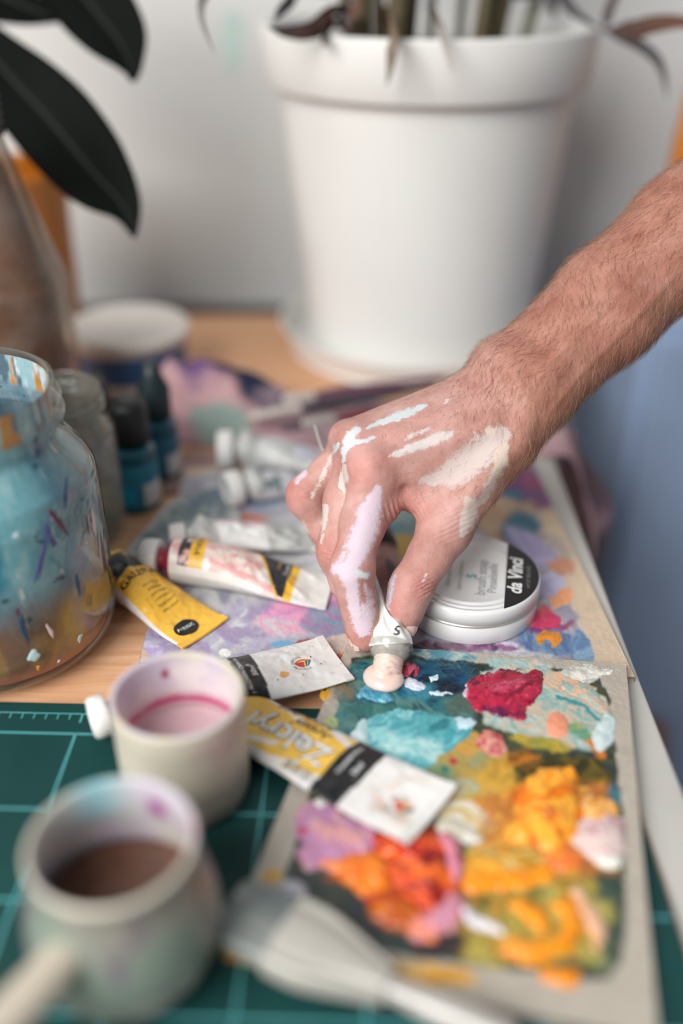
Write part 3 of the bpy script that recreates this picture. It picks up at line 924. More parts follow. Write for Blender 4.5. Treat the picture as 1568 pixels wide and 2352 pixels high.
pd([(850, 2050), (920, 2050), (985, 2085), (990, 2130), (930, 2140), (870, 2125)], 0.0080, [(214, 134, 26), (190, 100, 26), (200, 80, 30)], rough=15, seed=55, n=90, ss=12, ridge=0.5)
pd([(1005, 1930), (1040, 1925), (1062, 1960), (1062, 2010), (1040, 2035), (1018, 1980)], 0.0100, [(216, 150, 168), (206, 130, 150)], rough=9, seed=56, n=70, ss=10)
pd([(935, 2120), (985, 2090), (1040, 2050), (1066, 2080), (1045, 2130), (1000, 2160), (945, 2160)], 0.0090, [(226, 150, 150), (236, 140, 70), (216, 160, 180)], rough=9, seed=57, n=80, ss=14)
pd([(1055, 1990), (1075, 1960), (1130, 1935), (1210, 1945), (1250, 1975), (1200, 2010), (1110, 2035), (1062, 2025)], 0.0060, [(244, 186, 70), (236, 156, 40), (222, 208, 140), (190, 140, 40)], rough=17, seed=58, n=120, ss=12, ridge=0.5)
pd([(1060, 2005), (1120, 2000), (1200, 1995), (1255, 1985), (1270, 2010), (1180, 2045), (1080, 2050)], 0.0050, [(246, 166, 40), (240, 150, 40)], rough=13, seed=59, n=90, ss=9)
ring_out = [(1225 + 115 * math.cos(t) * 1.0, 2125 + 88 * math.sin(t)) for t in np.linspace(-0.95, 2.35, 14)]
ring_in = [(1225 + 66 * math.cos(t), 2118 + 44 * math.sin(t)) for t in np.linspace(2.35, -0.95, 14)]
pd(ring_out + ring_in, 0.0065, [(238, 156, 16), (226, 140, 14), (246, 172, 36)], rough=9, seed=60, n=140, ss=10, ridge=0.4, label="curved stroke of deep yellow paint")
pd([(1165, 2075), (1205, 2062), (1250, 2095), (1255, 2140), (1220, 2125), (1185, 2100)], 0.0055, [(240, 164, 24), (228, 146, 18)], rough=11, seed=61, n=70)
pd([(1305, 2045), (1335, 2050), (1375, 2100), (1390, 2150), (1372, 2180), (1345, 2130)], 0.0040, [(230, 184, 140), (236, 170, 90), (226, 190, 170)], rough=9, seed=62, n=70, ang=60)
pd([(1052, 2090), (1070, 2082), (1098, 2105), (1150, 2130), (1155, 2146), (1120, 2142), (1078, 2124)], 0.0050, [(216, 212, 220), (226, 224, 226)], rough=7, seed=63, n=70)
pd([(1240, 2222), (1270, 2225), (1328, 2228), (1326, 2262), (1290, 2266), (1245, 2250)], 0.0045, [(240, 158, 20), (232, 146, 16)], rough=4, seed=64, n=60)
pd([(640, 2040), (668, 2022), (700, 2036), (704, 2060), (676, 2066), (650, 2060)], 0.0060, [(206, 208, 214), (190, 190, 204)], rough=3, seed=65, n=50)
pd([(718, 1842), (740, 1832), (758, 1848), (752, 1868), (726, 1868)], 0.0060, [(228, 224, 222)], rough=2, seed=66, n=40)
pd([(738, 1580), (746, 1588), (758, 1572), (752, 1600), (742, 1608), (734, 1596)], 0.0012, [(232, 180, 66)], rough=3, seed=67, n=40)
pd([(1020, 1800), (1060, 1790), (1090, 1800), (1050, 1830)], 0.0012, [(186, 196, 180), (200, 176, 110)], rough=5, seed=68, n=50)
pd([(1000, 1895), (1040, 1880), (1100, 1915), (1104, 1935), (1060, 1936), (1020, 1920)], 0.0035, [(226, 224, 216), (212, 206, 190)], rough=4, seed=69, n=60)
# ------------------------------------------------------------------ the painter's forearm and hand
def surface_nets(Dg, org, h):
    s = Dg < 0
    nx, ny, nz = Dg.shape
    cnt = np.zeros((nx - 1, ny - 1, nz - 1), np.int8)
    for a in (0, 1):
        for b in (0, 1):
            for c in (0, 1):
                cnt += s[a:nx - 1 + a, b:ny - 1 + b, c:nz - 1 + c]
    act = (cnt > 0) & (cnt < 8)
    I, J, K = np.nonzero(act)
    idx = np.full(act.shape, -1, np.int64)
    idx[I, J, K] = np.arange(len(I))
    acc = np.zeros((len(I), 3))
    num = np.zeros(len(I))
    cor = [(a, b, c) for a in (0, 1) for b in (0, 1) for c in (0, 1)]
    for p in cor:
        for ax in range(3):
            if p[ax] == 1:
                continue
            q = list(p)
            q[ax] = 1
            d0 = Dg[I + p[0], J + p[1], K + p[2]]
            d1 = Dg[I + q[0], J + q[1], K + q[2]]
            m = (d0 < 0) != (d1 < 0)
            t = np.where(m, d0 / np.where(m, d0 - d1, 1), 0)
            pos = np.array(p, float)[None].repeat(len(I), 0)
            pos[:, ax] += t
            acc += pos * m[:, None]
            num += m
    V = (acc / num[:, None] + np.stack([I, J, K], -1)) * h + org
    F = []
    for ax in range(3):
        o = [0, 0, 0]
        o[ax] = 1
        A = s[:nx - o[0], :ny - o[1], :nz - o[2]]
        B = s[o[0]:, o[1]:, o[2]:]
        i, j, k = np.nonzero(A != B)
        u, w = [a for a in range(3) if a != ax]
        ok = (np.stack([i, j, k])[u] > 0) & (np.stack([i, j, k])[w] > 0)
        i, j, k = i[ok], j[ok], k[ok]
        def cell(du, dw):
            q = [i.copy(), j.copy(), k.copy()]
            q[u] = q[u] - du
            q[w] = q[w] - dw
            return idx[np.minimum(q[0], nx - 2), np.minimum(q[1], ny - 2), np.minimum(q[2], nz - 2)]
        f = np.stack([cell(1, 1), cell(0, 1), cell(0, 0), cell(1, 0)], -1)
        flip = A[i, j, k] if ax != 1 else ~A[i, j, k]
        f = np.where(flip[:, None], f, f[:, ::-1])
        F.append(f)
    F = np.vstack(F)
    F = F[(F >= 0).all(1)]
    return V, F

class Field:
    def __init__(self, lo, hi, h):
        self.lo = np.array(lo, float)
        self.h = h
        self.n = np.ceil((np.array(hi) - self.lo) / h).astype(int) + 1
    def new(self):
        return np.full(tuple(self.n), 0.05, np.float32)
    def sub(self, pts, pad):
        p = np.array(pts)
        a = np.clip(np.floor((p.min(0) - pad - self.lo) / self.h).astype(int), 0, self.n - 1)
        b = np.clip(np.ceil((p.max(0) + pad - self.lo) / self.h).astype(int) + 1, 1, self.n)
        sl = tuple(slice(a[i], b[i]) for i in range(3))
        ax = [(self.lo[i] + self.h * np.arange(a[i], b[i])).astype(np.float32) for i in range(3)]
        return sl, np.meshgrid(*ax, indexing='ij', sparse=True)

def smin(a, b, k):
    if k <= 0:
        return np.minimum(a, b)
    h = np.clip(0.5 + 0.5 * (b - a) / k, 0, 1)
    return b * (1 - h) + a * h - k * h * (1 - h)

def capsule(g, a, b, ra, rb, squash=None):
    X, Y, Z = g
    a = np.asarray(a, np.float32)
    b = np.asarray(b, np.float32)
    v = b - a
    t = ((X - a[0]) * v[0] + (Y - a[1]) * v[1] + (Z - a[2]) * v[2]) / max(float(v @ v), 1e-12)
    t = np.clip(t, 0, 1)
    dx, dy, dz = X - a[0] - t * v[0], Y - a[1] - t * v[1], Z - a[2] - t * v[2]
    if squash is not None:
        n, q = squash            # thinner along n by factor q
        dn = dx * n[0] + dy * n[1] + dz * n[2]
        e = 1.0 / q - 1.0
        dx, dy, dz = dx + dn * n[0] * e, dy + dn * n[1] * e, dz + dn * n[2] * e
    return np.sqrt(dx * dx + dy * dy + dz * dz) - (ra + (rb - ra) * t)

VOX = 0.00105
arm_pts = [D(640, 930, .60), D(1700, 1520, .53), D(1900, 250, .62), D(1820, 150, .53), D(640, 1500, .53)]
lo = np.min(arm_pts, 0) - 0.02
hi = np.max(arm_pts, 0) + 0.03
FLD = Field(lo, hi, VOX)

def add(Dg, a, b, ra, rb, k, squash=None):
    sl, g = FLD.sub([a, b], max(ra, rb) + 0.016)
    Dg[sl] = smin(Dg[sl], capsule(g, a, b, ra, rb, squash), k)

def carve(Dg, a, b, r, k):
    sl, g = FLD.sub([a, b], r + 0.012)
    Dg[sl] = -smin(-Dg[sl], capsule(g, a, b, r, r), k)

def merge(A, B, k):
    m = B < 0.045
    I = np.nonzero(m)
    A[I] = smin(A[I], B[I], k)

palm = FLD.new()
# forearm: two side-by-side muscle columns
P = D
for (q0, q1, r0, r1) in [
    ((1900, 243, .585), (1568, 520, .578), .034, .0290),
    ((1568, 520, .578), (1390, 680, .574), .0290, .0265),
    ((1390, 680, .574), (1180, 868, .568), .0265, .0225),
    ((1900, 300, .578), (1568, 566, .570), .034, .0290),
    ((1568, 566, .570), (1400, 722, .564), .0290, .0262),
    ((1400, 722, .564), (1214, 905, .558), .0262, .0225),
    ((1180, 868, .568), (1120, 925, .570), .0225, .0190),
    ((1214, 905, .558), (1165, 985, .555), .0225, .0190),
]:
    add(palm, P(*q0), P(*q1), r0, r1, 0.010)
# ulna bump, metacarpals, first web, palm mass
add(palm, P(1128, 822, .576), P(1120, 830, .576), .0085, .0085, 0.010)
add(palm, P(1160, 985, .556), P(866, 1088, .548), .0185, .0140, 0.010)
add(palm, P(1140, 940, .562), P(828, 1022, .557), .0180, .0135, 0.010)
add(palm, P(1130, 905, .572), P(806, 1012, .572), .0165, .0120, 0.010)
add(palm, P(1125, 900, .586), P(826, 1010, .588), .0150, .0115, 0.010)
add(palm, P(1100, 1000, .580), P(910, 1075, .574), .0180, .0130, 0.010)
add(palm, P(1140, 1030, .556), P(1026, 1200, .550), .0175, .0136, 0.010)
add(palm, P(1080, 1068, .558), P(955, 1106, .555), .0150, .0108, 0.010)
add(palm, P(1065, 1105, .556), P(1003, 1138, .554), .0140, .0095, 0.010)
# knuckle heads
add(palm, P(842, 1078, .541), P(846, 1088, .541), .0122, .0122, 0.008)
add(palm, P(812, 1014, .548), P(814, 1022, .549), .0098, .0098, 0.006)
add(palm, P(792, 1006, .564), P(795, 1014, .565), .0085, .0085, 0.006)
# tendons on the back of the hand and wrist
add(palm, P(1120, 930, .545), P(840, 1010, .5445), .0030, .0030, 0.010)
add(palm, P(1130, 975, .539), P(860, 1062, .5345), .0030, .0030, 0.010)
add(palm, P(1185, 1005, .5395), P(1060, 1150, .5365), .0034, .0030, 0.010)
add(palm, P(1300, 800, .5405), P(1190, 960, .5385), .0030, .0030, 0.010)
carve(palm, P(1185, 948, .523), P(1178, 985, .523), .0070, 0.010)
carve(palm, P(1090, 1095, .522), P(1040, 1120, .522), .0060, 0.012)
carve(palm, P(985, 1040, .524), P(905, 1075, .520), .0050, 0.010)
carve(palm, P(1060, 965, .525), P(900, 1015, .525), .0030, 0.010)
carve(palm, P(1420, 650, .524), P(1390, 715, .524), .0055, 0.014)
carve(palm, P(1420, 760, .520), P(1310, 870, .520), .0040, 0.014)
# folds of the web between thumb and index
for (x, y, z, r) in [(912, 1132, .549, .0072), (898, 1150, .548, .0068), (887, 1172, .547, .0068), (950, 1142, .551, .0075), (970, 1154, .551, .0070)]:
    add(palm, P(x, y, z), P(x - 3, y + 4, z + .004), r, r, 0.0035)
carve(palm, P(926, 1160, .536), P(930, 1126, .540), .0022, 0.004)

def finger(chain, k=0.006):
    Dg = FLD.new()
    for (a, b) in zip(chain[:-1], chain[1:]):
        add(Dg, P(*a[:3]), P(*b[:3]), a[3], b[3], k)
    return Dg
idx_f = finger([(858, 1092, .546, .0128), (834, 1200, .541, .0116), (809, 1300, .537, .0106), (809, 1318, .537, .0104), (818, 1365, .5405, .0090), (827, 1408, .543, .0086), (835, 1445, .545, .0080), (838, 1470, .546, .0066)])
mid_f = finger([(822, 1025, .558, .0118), (792, 1150, .556, .0112), (774, 1256, .553, .0102), (776, 1275, .5535, .0100), (797, 1335, .557, .0088), (818, 1395, .560, .0082), (826, 1440, .561, .0074), (829, 1466, .5615, .0062)])
rng_f = finger([(812, 1018, .573, .0105), (755, 1085, .574, .0098), (702, 1132, .574, .0098), (704, 1148, .575, .0096), (745, 1215, .580, .0086), (790, 1290, .584, .0078), (812, 1340, .586, .0064)])
lit_f = finger([(832, 1012, .589, .0100), (775, 1082, .594, .0088), (765, 1100, .596, .0086), (790, 1170, .602, .0076), (815, 1215, .604, .0060)])
thm_f = finger([(1030, 1195, .550, .0136), (1018, 1222, .549, .0134), (985, 1280, .549, .0114), (950, 1338, .548, .0108), (940, 1356, .548, .0105), (929, 1398, .5485, .0094), (924, 1420, .5485, .0082), (922, 1434, .5485, .0072)])
hand = palm.copy()
for k_f, f in ((0.007, idx_f), (0.006, mid_f), (0.005, rng_f), (0.005, lit_f), (0.008, thm_f)):
    pf = palm.copy()
    merge(pf, f, k_f)
    # join finger to finger almost without blending
    hand = np.where((pf < 0.02) & (hand < 0.02), smin(hand, pf, 0.0004), np.minimum(hand, pf))
del palm, idx_f, mid_f, rng_f, lit_f, thm_f
HV, HF = surface_nets(hand, FLD.lo, VOX)

def laplace(V, F, it, lam=0.5):
    e = np.vstack([F[:, [0, 1]], F[:, [1, 2]], F[:, [2, 3]], F[:, [3, 0]]])
    e = np.vstack([e, e[:, ::-1]])
    cnt = np.bincount(e[:, 0], minlength=len(V)).astype(float)
    for _ in range(it):
        acc = np.stack([np.bincount(e[:, 0], weights=V[e[:, 1], c], minlength=len(V)) for c in range(3)], -1)
        V = V + lam * (acc / cnt[:, None] - V)
    return V

def vnormals(V, F):
    n = np.cross(V[F[:, 2]] - V[F[:, 0]], V[F[:, 3]] - V[F[:, 1]])
    N = np.zeros_like(V)
    for c in range(4):
        for q in range(3):
            N[:, q] += np.bincount(F[:, c], weights=n[:, q], minlength=len(V))
    return N / (np.linalg.norm(N, axis=1)[:, None] + 1e-15)

HV = laplace(HV, HF, 2)
HN = vnormals(HV, HF)
# outward check
ctr = P(1400, 700, .57)
near = np.linalg.norm(HV - ctr, axis=1) < 0.05
if np.sum(HN[near] * (HV[near] - ctr)) < 0:
    HF = HF[:, ::-1]
    HN = -HN
hx, hy, hz = project(HV)
camv = np.array([0, 0, CAM_H]) - HV
camv /= np.linalg.norm(camv, axis=1)[:, None]
facing = np.sum(HN * camv, 1)

# --- skin creases at the joints, laid along the surface
def creases(cx, cy, ang, spacing, length, width, depth, zlim=None):
    c, s = math.cos(math.radians(ang)), math.sin(math.radians(ang))
    u = (hx - cx) * c + (hy - cy) * s        # along the crease
    v = -(hx - cx) * s + (hy - cy) * c       # across
    v = v + 4 * (vnoise(u / 18, v / 9, seed=int(cx)) - 0.5)
    w = np.exp(-(u / length) ** 2 - (v / width) ** 2) * (facing > -0.1)
    if zlim is not None:
        w = w * (hz < zlim)
    return depth * w * (np.cos(v / spacing * 2 * math.pi) - 0.3)
disp = creases(810, 1305, 18, 9, 34, 22, 0.00055, .548)
disp += creases(745, 1268, 22, 9, 24, 20, 0.00045)
disp += creases(826, 1402, 12, 7, 26, 12, 0.00034, .552)
disp += creases(972, 1345, -28, 8, 24, 24, 0.00080)
disp += creases(962, 1150, 60, 9, 38, 30, 0.00070)
disp += creases(1040, 1205, -25, 11, 40, 34, 0.00035)
disp += creases(905, 1180, 75, 12, 26, 20, 0.00060)
disp += creases(1010, 1120, 50, 13, 60, 40, 0.00025)
disp += 0.00045 * (fbm(HV[:, 0] * 160, HV[:, 1] * 160, HV[:, 2] * 160, seed=5) - 0.5)
# veins on the forearm and hand
for pts in ([(1480, 600), (1400, 700), (1300, 790), (1230, 880), (1150, 930), (1050, 960)], [(1540, 640), (1430, 760), (1330, 860), (1260, 950)], [(1060, 960), (980, 985), (900, 1010)]):
    d_, _ = seg_dist(hx, hy, pts)
    disp += 0.0007 * np.exp(-(d_ / 9) ** 2) * (facing > 0)
HV = HV + HN * disp[:, None]

# --- paint smeared on the skin: coverage field and its colour
cover = np.zeros(len(HV))
pcol = np.tile(lin((236, 220, 214)), (len(HV), 1))
def skin_paint(pts, ws, c, k=1.0, zlim=None, soft=0.9):
    global cover, pcol
    wx = hx + 5 * (vnoise(hx / 9, hy / 9, seed=3) - 0.5)
    wy = hy + 5 * (vnoise(hx / 9 + 50, hy / 9, seed=4) - 0.5)
    d_, t_ = seg_dist(wx, wy, pts)
    w_ = np.interp(t_, np.linspace(0, 1, len(ws)), ws)
    w_ = w_ * 1.35
    m = np.clip((w_ - d_) / (w_ * 0.75) + 0.0, 0, 1) * k
    m = m * (facing > 0.02)
    if zlim is not None:
        m = m * (hz < zlim)
    s = m > cover
    pcol[s] = lin(c) * 0.86
    cover = np.maximum(cover, m)
PINK, CREAM, BLUEW = (228, 208, 220), (224, 208, 200), (215, 221, 224)
skin_paint([(868, 1122), (848, 1180), (838, 1220), (818, 1268), (806, 1300)], [10, 30, 34, 30, 18], PINK, zlim=.556)
skin_paint([(772, 1306), (795, 1312), (812, 1322)], [14, 20, 14], PINK, zlim=.556)
skin_paint([(792, 1310), (806, 1345), (812, 1390), (824, 1430), (832, 1452)], [22, 19, 15, 15, 14], PINK, zlim=.558)
skin_paint([(838, 1395), (842, 1425), (840, 1450)], [14, 22, 14], PINK, 0.8, zlim=.558)
skin_paint([(815, 1318), (842, 1322)], [8, 9], BLUEW, zlim=.556)
skin_paint([(838, 1345), (850, 1370), (852, 1420)], [8, 16, 14], PINK, 0.55, zlim=.558)
skin_paint([(795, 1255), (786, 1285), (776, 1300)], [8, 12, 12], PINK, 0.62, zlim=.556)
# knuckle of the middle finger
skin_paint([(820, 985), (806, 1000), (800, 1018), (790, 1030)], [9, 15, 13, 9], BLUEW)
skin_paint([(812, 1015), (838, 1014), (858, 1004)], [7, 5, 5], BLUEW)
skin_paint([(775, 1018), (768, 1035)], [6, 5], BLUEW, 0.7)
skin_paint([(790, 1035), (790, 1050), (786, 1062)], [7, 7, 3], BLUEW, 0.8)
skin_paint([(790, 1070), (788, 1100), (782, 1115), (790, 1130)], [6, 13, 10, 4], CREAM, 0.95)
skin_paint([(790, 1120), (786, 1160)], [5, 4], CREAM, 0.5)
skin_paint([(764, 1040), (752, 1070), (735, 1105), (715, 1145)], [5, 8, 9, 6], CREAM, 0.6)
skin_paint([(748, 1165), (745, 1195), (742, 1215)], [7, 8, 6], CREAM, 0.85)
skin_paint([(740, 1225), (738, 1250)], [6, 5], CREAM, 0.5)
skin_paint([(694, 1195), (703, 1222)], [5, 10], CREAM, 0.62)
skin_paint([(700, 1085), (680, 1105)], [9, 7], PINK, 0.75)
# back of the hand
skin_paint([(975, 932), (940, 946), (905, 960), (860, 975), (840, 985)], [7, 11, 10, 8, 3], BLUEW, 0.92)
skin_paint([(1035, 996), (1000, 1008), (960, 1022), (920, 1040), (895, 1048)], [10, 17, 13, 10, 4], (218, 207, 203), 0.88)
skin_paint([(985, 985), (950, 1000), (930, 1010)], [7, 6, 4], (218, 207, 203), 0.55)
skin_paint([(1150, 1000), (1120, 1025), (1080, 1058), (1040, 1088), (1000, 1100), (970, 1105)], [26, 40, 40, 34, 20, 8], (214, 196, 190))
skin_paint([(1128, 992), (1145, 1020), (1150, 1060), (1140, 1085)], [18, 24, 20, 12], (222, 202, 188))
skin_paint([(1140, 1080), (1128, 1110), (1112, 1140), (1095, 1160)], [16, 15, 13, 10], (214, 194, 186), 0.72)
skin_paint([(1082, 1160), (1075, 1190), (1062, 1225)], [22, 22, 9], (220, 202, 192), 0.95)
skin_paint([(1026, 918), (1020, 925)], [5, 3], CREAM, 0.9)
skin_paint([(1090, 992), (1094, 1000)], [5, 3], CREAM, 0.7)
# thumb edge
skin_paint([(905, 1325), (893, 1355), (889, 1395)], [7, 12, 9], (204, 200, 212), 0.66)
skin_paint([(978, 1320), (972, 1335)], [5, 4], CREAM, 0.55)

def skin_material():
    m, nt, b = _base("skin")
    N, Lk = nt.nodes, nt.links
    tc = N.new('ShaderNodeTexCoord')
    n1 = N.new('ShaderNodeTexNoise')
    n1.inputs['Scale'].default_value = 55
    n1.inputs['Detail'].default_value = 7
    n1.inputs['Roughness'].default_value = 0.62
    Lk.new(tc.outputs['Object'], n1.inputs['Vector'])
    cr = N.new('ShaderNodeValToRGB')
    e = cr.color_ramp.elements
    e[0].position, e[1].position = 0.30, 0.72
    e[0].color, e[1].color = lin4((194, 142, 131)), lin4((233, 192, 183))
    mid = cr.color_ramp.elements.new(0.5)
    mid.color = lin4((217, 170, 159))
    Lk.new(n1.outputs['Fac'], cr.inputs['Fac'])
    # per-vertex tint (knuckles, fingertips redder; forearm browner)
    at = N.new('ShaderNodeAttribute')
    at.attribute_name = 'Col'
    mul = N.new('ShaderNodeMix')
    mul.data_type = 'RGBA'
    mul.blend_type = 'MULTIPLY'
    mul.inputs[0].default_value = 1.0
    Lk.new(cr.outputs['Color'], mul.inputs[6])
    Lk.new(at.outputs['Color'], mul.inputs[7])
    # paint coverage broken up by fine noise
    cv = N.new('ShaderNodeAttribute')
    cv.attribute_name = 'cover'
    n2 = N.new('ShaderNodeTexNoise')
    n2.inputs['Scale'].default_value = 1500
    n2.inputs['Detail'].default_value = 5
    n2.inputs['Roughness'].default_value = 0.7
    Lk.new(tc.outputs['Object'], n2.inputs['Vector'])
    n3 = N.new('ShaderNodeTexNoise')
    n3.inputs['Scale'].default_value = 260
    n3.inputs['Detail'].default_value = 3
    Lk.new(tc.outputs['Object'], n3.inputs['Vector'])
    av = N.new('ShaderNodeMix')
    av.inputs[0].default_value = 0.35
    Lk.new(n2.outputs['Fac'], av.inputs[2])
    Lk.new(n3.outputs['Fac'], av.inputs[3])
    ad = N.new('ShaderNodeMath')
    ad.operation = 'MULTIPLY_ADD'
    Lk.new(av.outputs[0], ad.inputs[0])
    ad.inputs[1].default_value = 2.8
    ad.inputs[2].default_value = -1.42
    s1 = N.new('ShaderNodeMath')
    s1.operation = 'ADD'
    Lk.new(cv.outputs['Fac'], s1.inputs[0])
    Lk.new(ad.outputs[0], s1.inputs[1])
    mr = N.new('ShaderNodeMapRange')
    mr.interpolation_type = 'SMOOTHSTEP'
    mr.inputs[1].default_value = 0.22
    mr.inputs[2].default_value = 0.62
    Lk.new(s1.outputs[0], mr.inputs[0])
    gt = N.new('ShaderNodeMath')
    gt.operation = 'GREATER_THAN'
    gt.inputs[1].default_value = 0.02
    Lk.new(cv.outputs['Fac'], gt.inputs[0])
    mk_ = N.new('ShaderNodeMath')
    mk_.operation = 'MULTIPLY'
    Lk.new(mr.outputs[0], mk_.inputs[0])
    Lk.new(gt.outputs[0], mk_.inputs[1])
    pr, pg, pb = (N.new('ShaderNodeAttribute') for _ in range(3))
    cmb = N.new('ShaderNodeCombineColor')
    for nd, nm, ch in ((pr, 'pr', 0), (pg, 'pg', 1), (pb, 'pb', 2)):
        nd.attribute_name = nm
        Lk.new(nd.outputs['Fac'], cmb.inputs[ch])
    mx = N.new('ShaderNodeMix')
    mx.data_type = 'RGBA'
    Lk.new(mk_.outputs[0], mx.inputs[0])
    Lk.new(mul.outputs[2], mx.inputs[6])
    Lk.new(cmb.outputs[0], mx.inputs[7])
    Lk.new(mx.outputs[2], b.inputs['Base Color'])
    b.inputs['Subsurface Weight'].default_value = 0.12
    b.inputs['Subsurface Radius'].default_value = (0.0050, 0.0020, 0.0012)
    b.inputs['Subsurface Scale'].default_value = 1.0
    b.inputs['Specular IOR Level'].default_value = 0.35
    rr = N.new('ShaderNodeMapRange')
    rr.inputs[3].default_value = 0.50
    rr.inputs[4].default_value = 0.62
    Lk.new(mk_.outputs[0], rr.inputs[0])
    Lk.new(rr.outputs[0], b.inputs['Roughness'])
    # pores and fine lines, plus the thickness of the paint
    vo = N.new('ShaderNodeTexVoronoi')
    vo.inputs['Scale'].default_value = 1300
    Lk.new(tc.outputs['Object'], vo.inputs['Vector'])
    hsum = N.new('ShaderNodeMath')
    hsum.operation = 'MULTIPLY_ADD'
    Lk.new(mk_.outputs[0], hsum.inputs[0])
    hsum.inputs[1].default_value = 0.5
    Lk.new(vo.outputs['Distance'], hsum.inputs[2])
    bu = N.new('ShaderNodeBump')
    bu.inputs['Strength'].default_value = 0.6
    bu.inputs['Distance'].default_value = 0.00022
    Lk.new(hsum.outputs[0], bu.inputs['Height'])
    Lk.new(bu.outputs['Normal'], b.inputs['Normal'])
    return m

M_SKIN = skin_material()
tint = np.ones((len(HV), 3))
fore = smooth(1000, 1250, hx)
tint *= mixc(np.array([[0.74, 0.69, 0.69]]), np.array([[0.58, 0.445, 0.375]]), fore)
red = np.zeros(len(HV))
for (cx, cy, r) in [(835, 1075, 50), (668, 1130, 40), (806, 1008, 34), (970, 1345, 40), (935, 1170, 50), (905, 1390, 40), (745, 1265, 36), (830, 1470, 40), (885, 1230, 40)]:
    red = np.maximum(red, np.exp(-((hx - cx) ** 2 + (hy - cy) ** 2) / r ** 2))
tint *= mixc(np.array([[1.0, 1.0, 1.0]]), np.array([[1.04, 0.86, 0.86]]), red)
person = thing("person", "bare forearm and hand smeared with white and pink paint, squeezing a tube", "person")
mk("arm", HV, HF, M_SKIN, person, np.clip(tint, 0, 1.1), attrs={'cover': cover, 'pr': pcol[:, 0], 'pg': pcol[:, 1], 'pb': pcol[:, 2]})

# --- fingernails: thin curved plates set on the fingertips
M_NAIL = plain("fingernail", (234, 196, 188), 0.2, var=0.06, scale=300, coat=0.4)
def nail(c, along, normal, L, W, curve=0.30):
    c = np.array(c)
    al = np.array(along, float)
    al /= np.linalg.norm(al)
    nn = np.array(normal, float)
    nn -= al * (nn @ al)
    nn /= np.linalg.norm(nn)
    sd = np.cross(al, nn)
    nu, nv = 14, 12
    V = []
    for top in (1, 0):
        for i in range(nu):
            u = -1 + 2 * i / (nu - 1)
            for j in range(nv):
                v = -1 + 2 * j / (nv - 1)
                ww = W * math.sqrt(max(0.0, 1 - 0.55 * abs(u) ** 3.2)) * (0.92 + 0.08 * u)
                hgt = -curve * W * v * v - 0.10 * L * u * u * 0.5 + (0.00035 if top else -0.0004)
                V.append(c + al * (L * u) + sd * (ww * v) + nn * hgt)
    F1 = grid_faces(nu, nv)
    F = [tuple(f) for f in F1] + [tuple(f[::-1] + nu * nv) for f in F1]
    rim = [i * nv for i in range(nu)] + [(nu - 1) * nv + j for j in range(1, nv)] + [i * nv + nv - 1 for i in range(nu - 2, -1, -1)] + [j for j in range(nv - 2, 0, -1)]
    off = nu * nv
    m = len(rim)
    F += [(rim[k], rim[(k + 1) % m], off + rim[(k + 1) % m], off + rim[k]) for k in range(m)]
    return mk("fingernail", V, F, M_NAIL, person)

def surf(px, py, zlim=9.0):
    """nearest point of the hand's visible surface to a photo position"""
    d_ = (hx - px) ** 2 + (hy - py) ** 2 + np.where((facing > 0.0) & (hz < zlim), 0, 1e9)
    i = int(np.argmin(d_))
    return HV[i].copy(), HN[i].copy()
def nail_on(a, b, f, r, right, front, L, W, curve):
    """plate on the side of a finger's last bone: right and front say which way it faces as seen"""
    a, b = P(*a), P(*b)
    al = (b - a) / np.linalg.norm(b - a)
    c = a + (b - a) * f
    view = c - np.array([0, 0, CAM_H])
    view /= np.linalg.norm(view)
    sd = np.cross(view, np.array([0, 0, 1.0]))
    sd /= np.linalg.norm(sd)
    n = sd * right - view * front
    n -= al * (n @ al)
    n /= np.linalg.norm(n)
    return nail(c + n * r, al, n, L, W, curve)
nail_on((940, 1356, .548), (922, 1434, .5485), 0.90, .0092, 0.70, 0.72, 0.0060, 0.0050, 0.30)
nail_on((827, 1408, .543), (838, 1470, .546), 0.96, .0072, -0.90, 0.42, 0.0046, 0.0042, 0.45)
nail_on((818, 1395, .560), (829, 1466, .5615), 0.86, .0073, -0.80, 0.55, 0.0054, 0.0044, 0.45)

# --- arm hair: short tapering strands, too many to count
rs = np.random.RandomState(7)
armdir = P(1195, 888, .565) - P(1568, 543, .574)
armdir /= np.linalg.norm(armdir)
dens = smooth(930, 1180, hx + 0.35 * (900 - hy)) * 1.0 + 0.16 * smooth(830, 950, hx) * (hy < 1130)
dens *= 1 - 0.85 * np.clip(cover, 0, 1)
dens = np.clip(dens, 0, 1) * (facing > -0.45) * (hx < 1900)
prob = dens / dens.sum()
NH = 11500
pick = rs.choice(len(HV), NH, p=prob)
base = HV[pick] + HN[pick] * 0.0001 + (rs.rand(NH, 3) - 0.5) * 0.0009
nn = HN[pick]
swirl = fbm(base[:, 0] * 28, base[:, 1] * 28, base[:, 2] * 28, seed=77, oct=2) - 0.5
side = np.cross(nn, armdir)
side /= np.linalg.norm(side, axis=1)[:, None] + 1e-9
